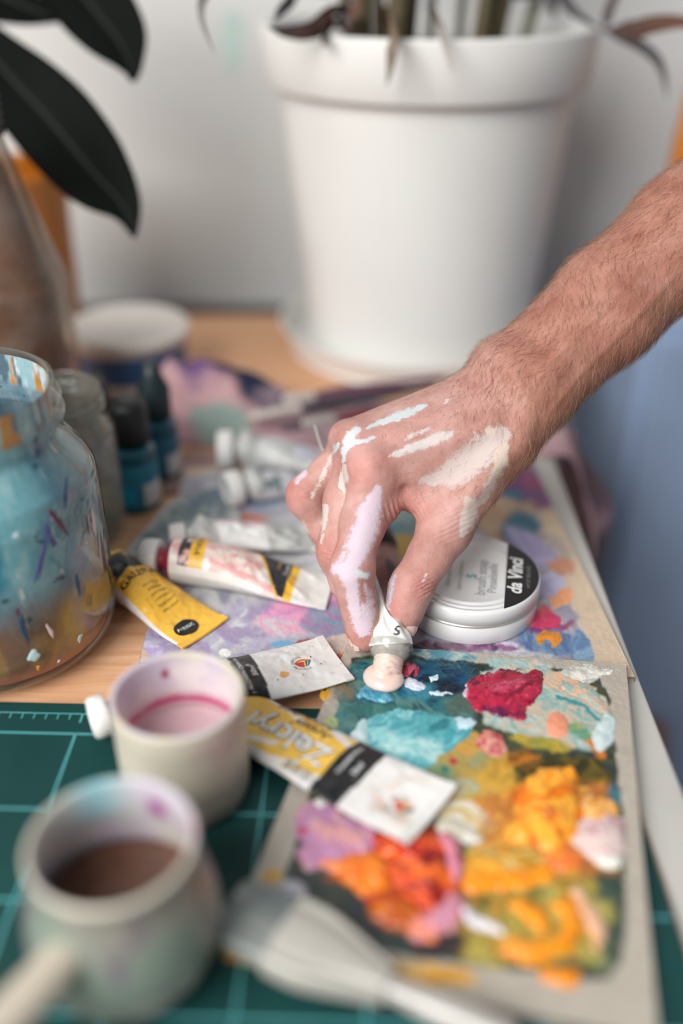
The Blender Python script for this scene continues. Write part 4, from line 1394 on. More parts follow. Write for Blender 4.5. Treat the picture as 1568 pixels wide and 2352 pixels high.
# hair lies towards the little-finger side and the hand
d0 = armdir[None] * 0.8 + side * (swirl * 2.6 + 0.35 + 0.35 * rs.randn(NH))[:, None]
d0 -= nn * np.sum(d0 * nn, 1)[:, None]
d0 /= np.linalg.norm(d0, axis=1)[:, None]
ln = (0.0045 + 0.0060 * rs.rand(NH)) * (0.55 + 0.45 * smooth(950, 1250, hx[pick]))
rad = 0.000038 + 0.00003 * rs.rand(NH)
SEG = 5
Vh = np.zeros((NH, SEG, 3, 3))
bend = (rs.rand(NH) - 0.5) * 1.2
for s_ in range(SEG):
    t = s_ / (SEG - 1)
    lift = 0.34 * t * (1 - 0.45 * t) * (0.5 + rs.rand(NH))
    ctrp = base + d0 * (ln * t)[:, None] + nn * (ln * lift)[:, None] + np.cross(nn, d0) * (ln * bend * t * t * 0.5)[:, None]
    w = rad * (1 - 0.8 * t)
    sd = np.cross(d0, nn)
    for q in range(3):
        a_ = q * 2 * math.pi / 3
        Vh[:, s_, q] = ctrp + (sd * math.cos(a_) + nn * math.sin(a_)) * w[:, None]
b_ = (np.arange(NH) * SEG * 3)[:, None]
loc = []
for s_ in range(SEG - 1):
    for q in range(3):
        loc.append([s_ * 3 + q, s_ * 3 + (q + 1) % 3, (s_ + 1) * 3 + (q + 1) % 3, (s_ + 1) * 3 + q])
Fh = (b_[:, None, :] + np.array(loc)[None]).reshape(-1, 4)
hc = np.where(rs.rand(NH)[:, None] < 0.40, lin((206, 166, 128))[None], lin((118, 80, 60))[None])
hair = mk("hair", Vh.reshape(-1, 3), Fh, vcol("arm_hair", 0.45), person, np.repeat(hc, SEG * 3, 0))
hair['kind'] = 'stuff'
# ------------------------------------------------------------------ paint tubes
class TubeBody:
    """a paint tube lying down: round at the shoulder, flat at the crimped tail. u in metres from the shoulder, s in -1..1 across"""
    def __init__(self, A, B, r, full=0.8, tailw=1.45, zA=0.0, zB=0.0, wrinkle=0.0008, seed=1, dent=0.3, curl=0.0, bs=1.0):
        A = np.array(A[:2], float)
        B = np.array(B[:2], float)
        self.A, self.L = A, float(np.linalg.norm(B - A))
        self.d = (B - A) / self.L
        self.l = np.array([-self.d[1], self.d[0]])
        self.r, self.full, self.tailw, self.zA, self.zB = r, full, tailw, zA, zB
        self.wr, self.seed, self.dent, self.curl, self.bs = wrinkle, seed, dent, curl, bs
    def dims(self, u):
        t = np.clip(u / self.L, 0, 1)
        a = self.r * (1 + (self.tailw - 1) * smooth(0.0, 0.85, t))
        b = self.bs * self.r * ((1 - self.dent * smooth(0, .15, t)) * (1 - smooth(0.0, 1.0, t ** (0.75 + self.full)))) + 0.0007
        return t, a, b
    def pt(self, u, s, top=True, off=0.0):
        u = np.asarray(u, float)
        s = np.asarray(s, float)
        t, a, b = self.dims(u)
        sc = np.clip(s, -1, 1)
        hz = b * np.sqrt(np.clip(1 - np.abs(sc) ** 2.2, 0, 1))
        env = smooth(0.02, 0.2, t) * (1 - 0.85 * smooth(.85, 1, t)) * (1 - np.abs(sc) ** 4)
        w = fbm(u * 130, s * 2.2 + 3, seed=self.seed, oct=3) - 0.5
        w2 = 1 - np.abs(2 * vnoise(u * 60 + s * 1.6, s * 1.1 - u * 30, seed=self.seed + 9) - 1)
        if top:
            hz = hz + self.wr * 2.6 * env * w + self.wr * 1.3 * env * (w2 - 0.55) + off
        else:
            hz = -hz * np.where(t < 0.04, 1, 1) - off
        zb = self.zA + (self.zB - self.zA) * t + self.curl * smooth(0.6, 1, t) * (np.abs(sc) ** 2)
        edge = 1 + 0.035 * (fbm(u * 70, s * 0 + 7 + np.sign(s), seed=self.seed + 4, oct=2) - 0.5) * smooth(.1, .4, t)
        p = self.A[None] + u.reshape(-1, 1) * self.d[None] + (sc * a * edge).reshape(-1, 1) * self.l[None]
        z = (zb + b + hz).reshape(-1, 1)
        return np.hstack([p, z])

def build_tube(name, label, tb, colfn, cap=None, cap_c=(232, 230, 226), neck_c=(200, 200, 198), fold_c=(222, 220, 216), cap_r=None, group="paint tubes", mat=None, nu=150, ns=70, shoulder=True, hexcap=False):
    root = thing(name, label, "paint tube", group)
    u = np.linspace(0, tb.L, nu)
    s = np.sin(np.linspace(-math.pi / 2, math.pi / 2, ns))
    U, S = np.meshgrid(u, s, indexing='ij')
    top = tb.pt(U.ravel(), S.ravel(), True)
    bot = tb.pt(U.ravel(), S.ravel(), False)
    ct = colfn(U.ravel(), S.ravel())
    cb = np.tile(lin((206, 204, 200)), (len(ct), 1))
    e = np.abs(S.ravel()) > 0.999
    cb[e] = ct[e]
    Fg = grid_faces(nu, ns)
    n = len(top)
    mk("body", np.vstack([top, bot]), np.vstack([Fg, Fg[:, ::-1] + n]), mat or M_VCOL_TUBE, root, np.vstack([ct, cb]))
    # folded crimp at the tail
    t_, a, b = tb.dims(np.array([tb.L]))
    a, w = float(a[0]), 0.0045
    fc = []
    m = 22
    for (du, dz) in ((-w, 0.00085), (0.0003, 0.0008), (0.0004, -0.0003), (-w, -0.0003)):
        q = tb.pt(np.full(m, tb.L + du), np.linspace(-1, 1, m), True)
        q[:, 2] = q[:, 2] * 0 + tb.zB + tb.curl * np.linspace(-1, 1, m) ** 2 + dz + 0.0004
        ex = tb.l * 0.0003
        fc.append(q)
    V = np.vstack(fc)
    F = []
    for r_ in range(4):
        r2 = (r_ + 1) % 4
        for k in range(m - 1):
            F.append((r_ * m + k, r_ * m + k + 1, r2 * m + k + 1, r2 * m + k))
    F += [(0, m, 2 * m, 3 * m), (m - 1, 4 * m - 1, 3 * m - 1, 2 * m - 1)]
    crimp_cols = np.vstack([colfn(np.full(m, tb.L - 0.002), np.linspace(-1, 1, m))] * 4) if fold_c is None else np.tile(lin(fold_c), (4 * m, 1))
    mk("crimp", V, F, mat or M_VCOL_TUBE, root, crimp_cols, smooth_shade=False)
    if shoulder:
        d3 = np.array([tb.d[0], tb.d[1], (tb.zB - tb.zA) / tb.L])
        _, a0, b0 = tb.dims(np.array([0.0]))
        c = np.array([tb.A[0], tb.A[1], tb.zA + float(b0[0])])
        nr = tb.r * 0.45 * tb.bs ** 0.5
        lathe("shoulder", [(tb.r * tb.bs, 0.0), (tb.r * 0.98 * tb.bs, 0.0012), (nr * 1.05, 0.0055), (nr, 0.006), (nr, 0.0085), (nr * 1.06, 0.0088), (nr * 1.06, 0.0094), (nr, 0.0097), (nr, 0.0125), (0, 0.0125)], c, plain("tube_neck", neck_c, 0.4), root, n=28, axis=-d3)
        if cap:
            cr_ = cap_r or tb.r * 0.72
            cl = cap
            st = 6 if hexcap else 24
            kn = (lambda T, Z: 1 + 0.035 * np.cos(T * st) * ((Z > 0.011) & (Z < 0.0105 + cl - 0.001)))
            lathe("cap", [(nr * 1.1, 0.0095), (cr_ * 0.96, 0.0097), (cr_, 0.0106), (cr_ * 0.99, 0.010 + cl * 0.55), (cr_ * 0.95, 0.0096 + cl - 0.001), (cr_ * 0.86, 0.0096 + cl), (cr_ * 0.62, 0.0096 + cl), (cr_ * 0.6, 0.009 + cl), (0, 0.009 + cl)], c, plain("tube_cap", cap_c, 0.4, var=0.03), root, n=96, axis=-d3, rfn=kn)
    return root

def tube_text(tb, root, txt, u0, s0, size, ang=0, mat=None, bold=0.0, fit=None, name="lettering", shear=0.0, off=0.00025):
    """lettering laid on the tube: ang turns the reading direction from the tube's axis (towards the tail)"""
    c, s_ = math.cos(math.radians(ang)), math.sin(math.radians(ang))
    def mapfn(x, y):
        du = x * c - y * s_
        dv = x * s_ + y * c
        u = u0 + du
        _, a, b = tb.dims(u)
        return tb.pt(u, np.clip(s0 + dv / a, -0.99, 0.99), True, off)
    return text_mesh(name, txt, size, mapfn, mat or M_BLACK_INK, root, bold, shear, fit)

def tube_patch(tb, root, name, pts, mat, off=0.0002):
    """flat printed shape on a tube: polygon in (u, v) metres"""
    pts = np.array(pts, float)
    c = pts.mean(0)
    rings = 5
    n = len(pts)
    uv = np.vstack([c + (pts - c) * (k / rings) for k in range(rings, 0, -1)] + [c[None]])
    _, a, b = tb.dims(uv[:, 0])
    V = tb.pt(uv[:, 0], np.clip(uv[:, 1] / a, -.98, .98), True, off)
    F = []
    for k in range(rings - 1):
        for i in range(n):
            F.append((k * n + i, k * n + (i + 1) % n, (k + 1) * n + (i + 1) % n, (k + 1) * n + i))
    for i in range(n):
        F.append(((rings - 1) * n + i, (rings - 1) * n + (i + 1) % n, rings * n))
    return mk(name, V, F, mat, root)

def band(C, m, c):
    return mixc(C, np.tile(lin(c), (len(C), 1)), m)

def speck(C, U, S, th, scale, c, seed, w=0.05):
    n = fbm(U * scale, S * scale * 0.016, seed=seed)
    return band(C, smooth(th, th + w, n), c)

M_YEL_INK = plain("yellow_print", (236, 186, 60), 0.4, var=0.05)
M_RED_INK = plain("red_print", (206, 62, 44), 0.4, var=0.05)
M_ORG_INK = plain("orange_print", (226, 140, 60), 0.4, var=0.05)
M_BLUE_INK = plain("blue_print", (60, 120, 150), 0.4, var=0.05)
M_GRN_INK = plain("green_print", (60, 90, 60), 0.4, var=0.05)
M_DRY_OCHRE = plain("dried_ochre_paint", (226, 168, 90), 0.5, var=0.1)

def emblem(tb, root, u0, v0, R, flip=1):
    """round badge: red, yellow, green and blue wedges under an orange arc with lettering around"""
    def T(p):
        return [(u0 + flip * x * R, v0 + flip * y * R) for x, y in p]
    tube_patch(tb, root, "emblem_arc", T([(-0.55, 0.22), (-0.3, 0.42), (0.05, 0.5), (0.4, 0.44), (0.66, 0.25), (0.62, 0.14), (0.35, 0.28), (0, 0.34), (-0.3, 0.28)]), M_ORG_INK)
    tube_patch(tb, root, "emblem_red", T([(-0.62, 0.18), (0.12, 0.22), (0.06, -0.02), (-0.02, -0.34), (-0.3, -0.2), (-0.52, 0.02)]), M_RED_INK)
    tube_patch(tb, root, "emblem_yellow", T([(0.14, 0.22), (0.24, 0.24), (0.12, -0.1), (0.02, -0.34)]), M_YEL_INK)
    tube_patch(tb, root, "emblem_green", T([(0.26, 0.24), (0.42, 0.24), (0.28, -0.06), (0.08, -0.35), (0.16, -0.1)]), M_GRN_INK)
    tube_patch(tb, root, "emblem_blue", T([(0.46, 0.24), (0.66, 0.2), (0.58, 0.0), (0.36, -0.22), (0.16, -0.34), (0.34, -0.04)]), M_BLUE_INK)
    def ring(a0, a1, sgn):
        def f(x, y):
            a = math.radians((a0 + a1) / 2) + sgn * x / (R * 0.8)
            rr = R * 0.8 - sgn * y if sgn > 0 else R * 0.8 + y
            rr = R * 0.8 + (-sgn) * y
            uu = u0 + flip * np.cos(a) * rr * 1.0
            vv = v0 + flip * np.sin(a) * rr * 0.85
            _, aa, _b = tb.dims(uu)
            return tb.pt(uu, np.clip(vv / aa, -.98, .98), True, 0.0003)
        return f
    text_mesh("lettering", "PROUDLY", R * 0.34, ring(200, 290, 1), M_GREY_INK, root, 0.0)
    text_mesh("lettering", "AFRICAN", R * 0.30, ring(90, 170, -1), M_GREY_INK, root, 0.0)

# -- white tube lettered ALIZARIN CRIMSON (cap shows left of the frosted cup)
tA = G(292, 1645, 0.014)
tB = G(775, 1506, 0.012)
tb = TubeBody(tA, tB, 0.0135, full=0.45, tailw=1.50, zA=0.0055, zB=0.0098, wrinkle=0.0009, seed=5, dent=0.15, curl=0.0008)
uB = float(np.dot(G(578, 1572, 0.016)[:2] - tb.A, tb.d))
def c_aliz(U, S):
    C = const(len(U), (232, 231, 228))
    w = 0.0012 * (S * 0.8)
    C = band(C, (np.abs(U - uB - w) < 0.0068).astype(float), (22, 24, 27))
    C = speck(C, U, S, 0.70, 240, (214, 211, 207), 3, 0.1)
    C = speck(C, U, S, 0.80, 900, (150, 150, 150), 8, 0.04)
    return C
t_aliz = build_tube("paint_tube", "white tube with a black ALIZARIN CRIMSON band, lying on the palette's corner", tb, c_aliz, cap=0.0085, cap_r=0.0105, neck_c=(150, 150, 152))
tube_text(tb, t_aliz, "ALIZARIN CRIMSON", uB - 0.0026, -0.05, 0.0036, 90, M_WHITE_INK, 0.01, fit=0.027)
tube_text(tb, t_aliz, "50ml", uB + 0.0030, -0.08, 0.0042, 90, M_WHITE_INK, 0.01)
uE = float(np.dot(G(697, 1525, 0.013)[:2] - tb.A, tb.d))
emblem(tb, t_aliz, uE, 0.001, 0.0076)
for (du, v, k) in ((-0.010, -0.006, 0.0020), (0.045, -0.014, 0.0016)):
    th = np.linspace(0, 6.283, 14, endpoint=False)
    rr = k * (0.6 + 0.8 * vnoise(np.cos(th) * 1.5 + du * 99, np.sin(th) * 1.5, seed=4))
    tube_patch(tb, t_aliz, "paint_fleck", np.stack([uE - 0.004 + du + rr * np.cos(th) * 1.4, v + rr * np.sin(th)], -1), M_DRY_OCHRE)
for (px, py) in ((638, 1572), (737, 1519), (713, 1503)):
    g = G(px, py, 0.014)[:2] - tb.A
    uu, vv = float(g @ tb.d), float(g @ tb.l)
    th = np.linspace(0, 6.283, 10, endpoint=False)
    tube_patch(tb, t_aliz, "paint_fleck", np.stack([uu + 0.0004 * np.cos(th), vv + 0.0008 * np.sin(th)], -1), M_GRN_INK)

# -- yellow and white tube with the upside-down lettering, in front of the palette
tA = G(540, 1652, 0.007)
tB = G(992, 1880, 0.012)
tb = TubeBody(tA, tB, 0.0178, full=0.60, tailw=1.17, zA=0.0036, zB=0.0125, wrinkle=0.0008, seed=15, dent=0.20, curl=0.0016, bs=0.38)
def ua(px, py, z=0.014):
    return float(np.dot(G(px, py, z)[:2] - tb.A, tb.d))
uK = ua(782, 1790)
def c_zel(U, S):
    C = const(len(U), (233, 231, 228))
    lab = (U < uK).astype(float)
    C = band(C, lab * (np.abs(S + 0.05 * np.sin(U * 160)) < 0.86).astype(float), (236, 190, 74))
    v = S * 0.0185
    # ragged white flashes along both sides of the label
    for (u0, v0, k, sg) in ((uK - 0.012, 0.012, 1.2, 1), (uK - 0.046, 0.0135, 0.9, 1), (uK - 0.014, -0.0150, 1.5, -1), (uK - 0.050, -0.0125, 1.0, -1), (uK - 0.034, -0.0160, 1.0, -1)):
        f = (np.abs((U - u0) * 0.32 + sg * (v - v0)) < 0.0016 * k) & (np.abs(U - u0) < 0.013 * k)
        C = band(C, lab * f, (232, 229, 224))
    C = C * (0.94 + 0.12 * fbm(U * 90, S * 2, seed=4))[:, None]
    C = band(C, (np.abs(U - uK - 0.0006 * S) < 0.0082).astype(float), (26, 27, 31))
    C = speck(C, U, S, 0.84, 700, (170, 160, 150), 6, 0.05)
    ue = ua(905, 1860)
    st = smooth(0.50, 0.72, fbm(U * 120, S * 2.4, seed=12)) * np.exp(-((U - ue) / 0.011) ** 2 - ((v + 0.002) / 0.011) ** 2)
    C = band(C, st, (206, 160, 116))
    return C
t_zel = build_tube("paint_tube", "squashed yellow and white tube with a black band, lying across the palette's left edge", tb, c_zel, cap=0.009, cap_r=0.0068)
uL = (ua(560, 1650) + uK) / 2 - 0.002
tube_text(tb, t_zel, "Zelcryl", uL - 0.002, -0.10, 0.0180, 180, M_GREY_INK, 0.045, fit=0.050, name="lettering_shadow", off=0.0002)
tube_text(tb, t_zel, "Zelcryl", uL - 0.002, -0.10, 0.0180, 180, M_WHITE_INK, 0.012, fit=0.0485, off=0.00042)
tube_text(tb, t_zel, "Artists'", uL + 0.004, 0.48, 0.0068, 180, M_NAVY_INK, 0.02, fit=0.022)
tube_text(tb, t_zel, "Acrylic Paint", uL - 0.004, 0.83, 0.0042, 180, M_NAVY_INK, 0.01, fit=0.034)
tube_text(tb, t_zel, "TITANIUM WHITE", uK - 0.0028, 0.22, 0.0030, 90, M_WHITE_INK, 0.02, fit=0.021)
tube_text(tb, t_zel, "50ml", uK + 0.0034, 0.10, 0.0040, 90, M_WHITE_INK, 0.02)
emblem(tb, t_zel, ua(915, 1862), -0.004, 0.0084)
for k in range(6):
    tube_text(tb, t_zel, "acrylic artists paint", uK - 0.019, -0.66 - 0.045 * k, 0.0014, 180, M_GREY_INK, 0, fit=0.016, name="small_print")

# -- yellow tube beside the big jar
tA = G(262, 1322, 0.012)
tB = G(472, 1454, 0.006)
tb = TubeBody(tA, tB, 0.0138, full=0.35, tailw=1.32, zA=0.0005, zB=0.0045, wrinkle=0.0012, seed=25, dent=0.1, curl=0.0012)
def c_yel(U, S):
    C = const(len(U), (240, 186, 66))
    C = band(C, (S < -0.90).astype(float), (224, 220, 216))
    u1 = tb.L * 0.12
    C = band(C, ((U > u1 - 0.0065) & (U < u1 + 0.0075)).astype(float) * (np.abs(S) < 0.9), (40, 42, 46))
    C = speck(C, U, S, 0.72, 200, (226, 166, 50), 6, 0.1)
    return C
t_yel = build_tube("paint_tube", "crumpled yellow tube with black lettering, touching the big blue-stained jar", tb, c_yel, cap=0.012, cap_c=(40, 40, 42), fold_c=(238, 184, 64))
tube_text(tb, t_yel, "GALERIA", tb.L * 0.30, 0.0, 0.0080, 90, M_BLACK_INK, 0.01, fit=0.026)
for k in range(6):
    tube_text(tb, t_yel, ["ACRYLIC COLOUR", "ACRYLIQUE", "ACRYLFARBE", "COLOR ACRILICO", "COLORE ACRILICO", "ACRYL COLOUR"][k], tb.L * 0.42 + 0.0036 * k, 0.06 - 0.015 * k, 0.0024, 90, M_BLACK_INK, 0, fit=[0.012, 0.010, 0.011, 0.012, 0.013, 0.012][k], name="small_print")
th = np.linspace(0, 6.283, 20, endpoint=False)
tube_patch(tb, t_yel, "badge", np.stack([tb.L * 0.86 + 0.0058 * np.cos(th), -0.0045 + 0.0082 * np.sin(th)], -1), M_BLACK_INK, 0.0004)
tube_text(tb, t_yel, "ACRYLIC", tb.L * 0.86, -0.27, 0.0040, 90, M_WHITE_INK, 0.02, fit=0.0125, off=0.0007)

# -- white tube with pink streaks, yellow and black bands
tA = G(404, 1300, 0.014)
tB = G(758, 1352, 0.008)
tb = TubeBody(tA, tB, 0.0140, full=0.6, tailw=1.30, zA=0.004, zB=0.0052, wrinkle=0.0010, seed=35, dent=0.05)
def c_pnk(U, S):
    C = const(len(U), (226, 206, 196))
    C = band(C, smooth(0.44, 0.62, fbm(U * 90, S * 3, seed=3)), (224, 168, 162))
    C = band(C, smooth(0.55, 0.7, fbm(U * 140, S * 3, seed=6)), (232, 226, 220))
    L_ = tb.L
    C = band(C, smooth(.72, .76, U / L_), (228, 225, 220))
    C = band(C, ((U > L_ * .055) & (U < L_ * .125)).astype(float) * smooth(0.36, 0.5, fbm(U * 200, S * 3, seed=16)), (40, 42, 46))
    C = band(C, ((U > L_ * .125) & (U < L_ * .215)).astype(float), (232, 178, 58))
    C = band(C, ((U > L_ * (.60 - .10 * S)) & (U < L_ * .735)).astype(float) * (S > -0.95), (44, 46, 50))
    C = band(C, ((U > L_ * (.585 - .10 * S)) & (U < L_ * (.60 - .10 * S))).astype(float), (236, 182, 62))
    C = band(C, ((U > L_ * .735) & (U < L_ * .785)).astype(float), (240, 188, 60))
    C = band(C, (S < -0.93).astype(float) * (U < L_ * .6), (230, 226, 222))
    return C
t_pnk = build_tube("paint_tube", "pink-streaked white tube with yellow and black bands and a white cap at its left", tb, c_pnk, cap=0.0115, cap_r=0.0118, neck_c=(150, 44, 62))
tube_text(tb, t_pnk, "GALERIA", tb.L * 0.17, 0.1, 0.0062, -90, M_BLACK_INK, 0.0, fit=0.020)
tube_text(tb, t_pnk, "ACRYLIC", tb.L * 0.66, 0.42, 0.0030, -90, M_YEL_INK, 0.0, fit=0.009, name="small_print")
tube_text(tb, t_pnk, "ACRYLIC", tb.L * 0.71, 0.30, 0.0036, -90, M_WHITE_INK, 0.01, fit=0.012, name="small_print")

# -- two white tubes behind the hand
tA, tB = G(566, 1048, 0.014), G(790, 1052, 0.01)
tb = TubeBody(tA, tB, 0.0150, full=0.6, tailw=1.25, zA=0.0045, zB=0.0045, wrinkle=0.0012, seed=45)
def c_wh1(U, S):
    C = const(len(U), (216, 216, 212))
    C = band(C, smooth(.45, .62, fbm(U * 60, S * 2, seed=4)), (186, 190, 188))
    C = band(C, ((U > tb.L * .5)).astype(float) * (np.abs(S) < .7), (214, 214, 228))
    C = speck(C, U, S, 0.66, 120, (130, 136, 132), 9, 0.06)
    return C
build_tube("paint_tube", "upper of two white-capped grey-white tubes behind the little finger", tb, c_wh1, cap=0.0115, cap_r=0.0140, group="paint tubes")
tA, tB = G(580, 1128, 0.012), G(760, 1096, 0.008)
tb = TubeBody(tA, tB, 0.0125, full=0.5, tailw=1.25, zA=0.0045, zB=0.0045, wrinkle=0.0012, seed=55)
def c_wh2(U, S):
    C = const(len(U), (208, 210, 208))
    C = band(C, smooth(.42, .6, fbm(U * 70, S * 2, seed=14)), (190, 192, 206))
    C = speck(C, U, S, 0.62, 140, (120, 130, 130), 19, 0.06)
    return C
build_tube("paint_tube", "lower of two white-capped grey-white tubes behind the little finger", tb, c_wh2, cap=0.0105, cap_r=0.0125)

# -- silver tube with a white and pink label
tA, tB = G(462, 1250, 0.012), G(716, 1236, 0.006)
tb = TubeBody(tA, tB, 0.0125, full=0.5, tailw=1.3, zA=0.0062, zB=0.0062, wrinkle=0.0016, seed=65)
def c_sil(U, S):
    C = const(len(U), (176, 178, 176))
    C = band(C, smooth(.4, .62, fbm(U * 80, S * 2, seed=24)), (214, 213, 208))
    m = ((U > tb.L * .16) & (U < tb.L * .58)).astype(float)
    C = band(C, m, (240, 238, 236))
    C = band(C, m * (S > 0.15), (232, 196, 206))
    return C
build_tube("paint_tube", "creased silver tube with a white and pink label, behind the pink-streaked tube", tb, c_sil, cap=0.010)

# -- dark-capped brown-pink tube seen between finger and thumb
tA, tB = G(872, 1262, 0.014), G(898, 1400, 0.008)
tb = TubeBody(tA, tB, 0.0110, full=0.6, tailw=1.15, zA=0.0045, zB=0.0045, wrinkle=0.0006, seed=75)
def c_brn(U, S):
    C = const(len(U), (172, 128, 122))
    C = band(C, (U < tb.L * .10).astype(float), (70, 66, 72))
    C = band(C, ((U > tb.L * .35) & (U < tb.L * .75) & (S > 0.1) & (S < 0.55)).astype(float), (110, 106, 110))
    return C
t_brn = build_tube("paint_tube", "brownish pink tube seen in the gap between finger and thumb", tb, c_brn, cap=0.016, cap_r=0.0095, cap_c=(124, 116, 124))
for k in range(5):
    tube_text(tb, t_brn, "ACRYLIC COLOUR", tb.L * 0.42 + 0.0042 * k, -0.30, 0.0024, 90, M_GREY_INK, 0, fit=0.009, name="small_print")

# ------------------------------------------------------------------ the tube being squeezed
held = thing("paint_tube", "glossy white crumpled tube pinched between finger and thumb, nozzle down", "paint tube", "paint tubes")
nz0 = D(887, 1552, .5300)
nz1 = D(897, 1484, .5385)
ax = nz1 - nz0
ax /= np.linalg.norm(ax)
def path_tube():
    """cross-sections: centre, half width, half thickness, width direction blend (0 across the view, 1 along the view)"""
    rows = [  # px, py, zc, half width px, half thickness m, turn degrees
        (897, 1483, .5385, 51, .0118, 0),
        (896, 1470, .5392, 47, .0104, 2),
        (893, 1454, .5402, 40, .0082, 6),
        (890, 1438, .5415, 32, .0058, 10),
        (886, 1420, .5435, 22, .0040, 16),
        (880, 1403, .5458, 13, .0028, 30),
        (873, 1386, .5490, 8, .0022, 60),
        (865, 1352, .5570, 30, .0020, 84),
        (845, 1290, .5700, 46, .0018, 88),
        (812, 1190, .5860, 56, .0014, 88),
        (780, 1110, .6000, 64, .0010, 86),
        (752, 1040, .6120, 66, .0011, 82),
        (741, 1003, .6180, 60, .0010, 78),
    ]
    return spline(rows, 90)
R_ = path_tube()
ncs = 56
th = np.linspace(0, 2 * math.pi, ncs, endpoint=False)
V, Cc = [], []
for q, (px, py, zc, wpx, tk, turn) in enumerate(R_):
    c = D(px, py, zc)
    w = max(wpx, 2) * zc / F_PX
    tn = D(*R_[min(q + 1, len(R_) - 1)][:3]) - D(*R_[max(q - 1, 0)][:3])
    tn /= np.linalg.norm(tn)
    view = ray(px, py)
    view = view / np.linalg.norm(view)
    side = np.cross(tn, view)
    side /= np.linalg.norm(side)
    dep = np.cross(side, tn)
    if dep @ view < 0:
        dep = -dep
    if side[0] < 0:
        side = -side
    a = math.radians(turn)
    W = side * math.cos(a) + dep * math.sin(a)
    Tk = -side * math.sin(a) + dep * math.cos(a)
    f = q / (len(R_) - 1)
    # pinch creases on the front
    crease = 0.0016 * np.exp(-((f - 0.26) / 0.12) ** 2) * (np.cos(th * 3 + 0.8 + f * 9) * 0.7 + 0.6 * np.cos(th * 5 + 2 - f * 14)) + 0.0009 * np.exp(-((f - .3) / .25) ** 2) * np.cos(th * 9 + 20 * f)
    px_ = np.sign(np.cos(th)) * np.abs(np.cos(th)) ** (0.95) * w
    tk_ = np.sin(th) * tk
    V.append(c[None] + (px_ + crease * np.cos(th))[:, None] * W[None] + (tk_ + crease * np.sin(th))[:, None] * Tk[None])
    Cc.append(const(ncs, (236, 236, 230)))
V, Cc = np.vstack(V), np.vstack(Cc)
Fc = [tuple(f) for f in grid_faces(len(R_), ncs, True)] + [tuple(range((len(R_) - 1) * ncs, len(R_) * ncs))[::-1]]
M_GLOSS_TUBE = vcol("glossy_white_tube", 0.16, coat=0.5, jit=0.02, jscale=200)
mk("body", V, Fc, M_GLOSS_TUBE, held, Cc)
# clear plastic shoulder with paint inside, threaded neck
M_CLEAR = thin_glass("clear_plastic_shoulder", (236, 238, 236), 0.08, dirt=0.45, dirt_col=(206, 200, 194), dscale=220)
lathe("shoulder", [(0.0122, 0.0004), (0.0123, -0.0006), (0.0116, -0.0026), (0.0098, -0.0058), (0.0080, -0.0082)], D(897, 1483, .5385), M_CLEAR, held, n=48, axis=ax)
M_PEACH = plain("pale_peach_paint", (238, 208, 196), 0.25, var=0.03, scale=120, coat=0.3, sub=0.15)
lathe("paint_inside", [(0.0, 0.0), (0.0106, -0.0012), (0.0098, -0.0040), (0.0074, -0.0082), (0, -0.0084)], D(897, 1483, .5385), plain("paint_smeared_plastic", (196, 192, 184), 0.4, var=0.25, scale=260), held, n=40, axis=ax)
pr = []
for k in range(7):
    z = -0.0078 - 0.00115 * k
    pr += [(0.0066, z), (0.0080, z - 0.0003), (0.0080, z - 0.0006), (0.0066, z - 0.00095)]
lathe("threaded_neck", pr + [(0.0068, -0.0165), (0.0, -0.0166)], D(897, 1483, .5385), vcol("paint_covered_thread", 0.3, coat=0.2), held, n=48, axis=ax,
      colfn=lambda T, Z, R, i: mixc(const(len(T), (238, 208, 196)), const(len(T), (206, 186, 178)), smooth(0.5, 0.7, fbm(T * 3, Z * 900, seed=4))), rfn=lambda T, Z: 1 + 0.05 * (fbm(T * 2.2, Z * 700, seed=3) - 0.5))
def on_held(x, y):
    c = D(911, 1449, .5320)
    px, py, _ = project(c)
    e1 = np.array([1.0, 0.05, 0.03])
    e2 = ax / np.linalg.norm(ax)
    P_ = c[None] + x[:, None] * e1[None] + y[:, None] * e2[None]
    # drop onto the curved front of the tube
    out = []
    for p in P_:
        d = np.linalg.norm(V - p, axis=1)
        i = np.argsort(d)[:4]
        w = 1 / (d[i] + 1e-5)
        s_ = (V[i] * w[:, None]).sum(0) / w.sum()
        v = np.array([0, 0, CAM_H]) - s_
        out.append(s_ + v / np.linalg.norm(v) * 0.0007)
    return np.array(out)
text_mesh("lettering", "S", 0.0076, on_held, plain("dark_grey_print", (62, 70, 68), 0.4), held, 0.02)

# the blob of paint squeezed out, sitting on the palette
bc = G(878, 1562, PAL_Z)
def blob_r(T, Z):
    return 1 + 0.05 * np.cos(T + 0.6) + 0.04 * np.cos(2 * T + 1.3)
bl = lathe("paint_dab", smooth_prof([(0.0, 0.0095), (0.0040, 0.0090), (0.0050, 0.0074), (0.0062, 0.0064), (0.0086, 0.0055), (0.0104, 0.0036), (0.0108, 0.0020), (0.0100, 0.0005), (0.0090, 0.0)], 6), (bc[0] + 0.0000, bc[1] - 0.0002, PAL_Z - 0.0002), M_PEACH, pal, n=48, rfn=blob_r)
bl['label'] = "fresh pale peach paint blob"
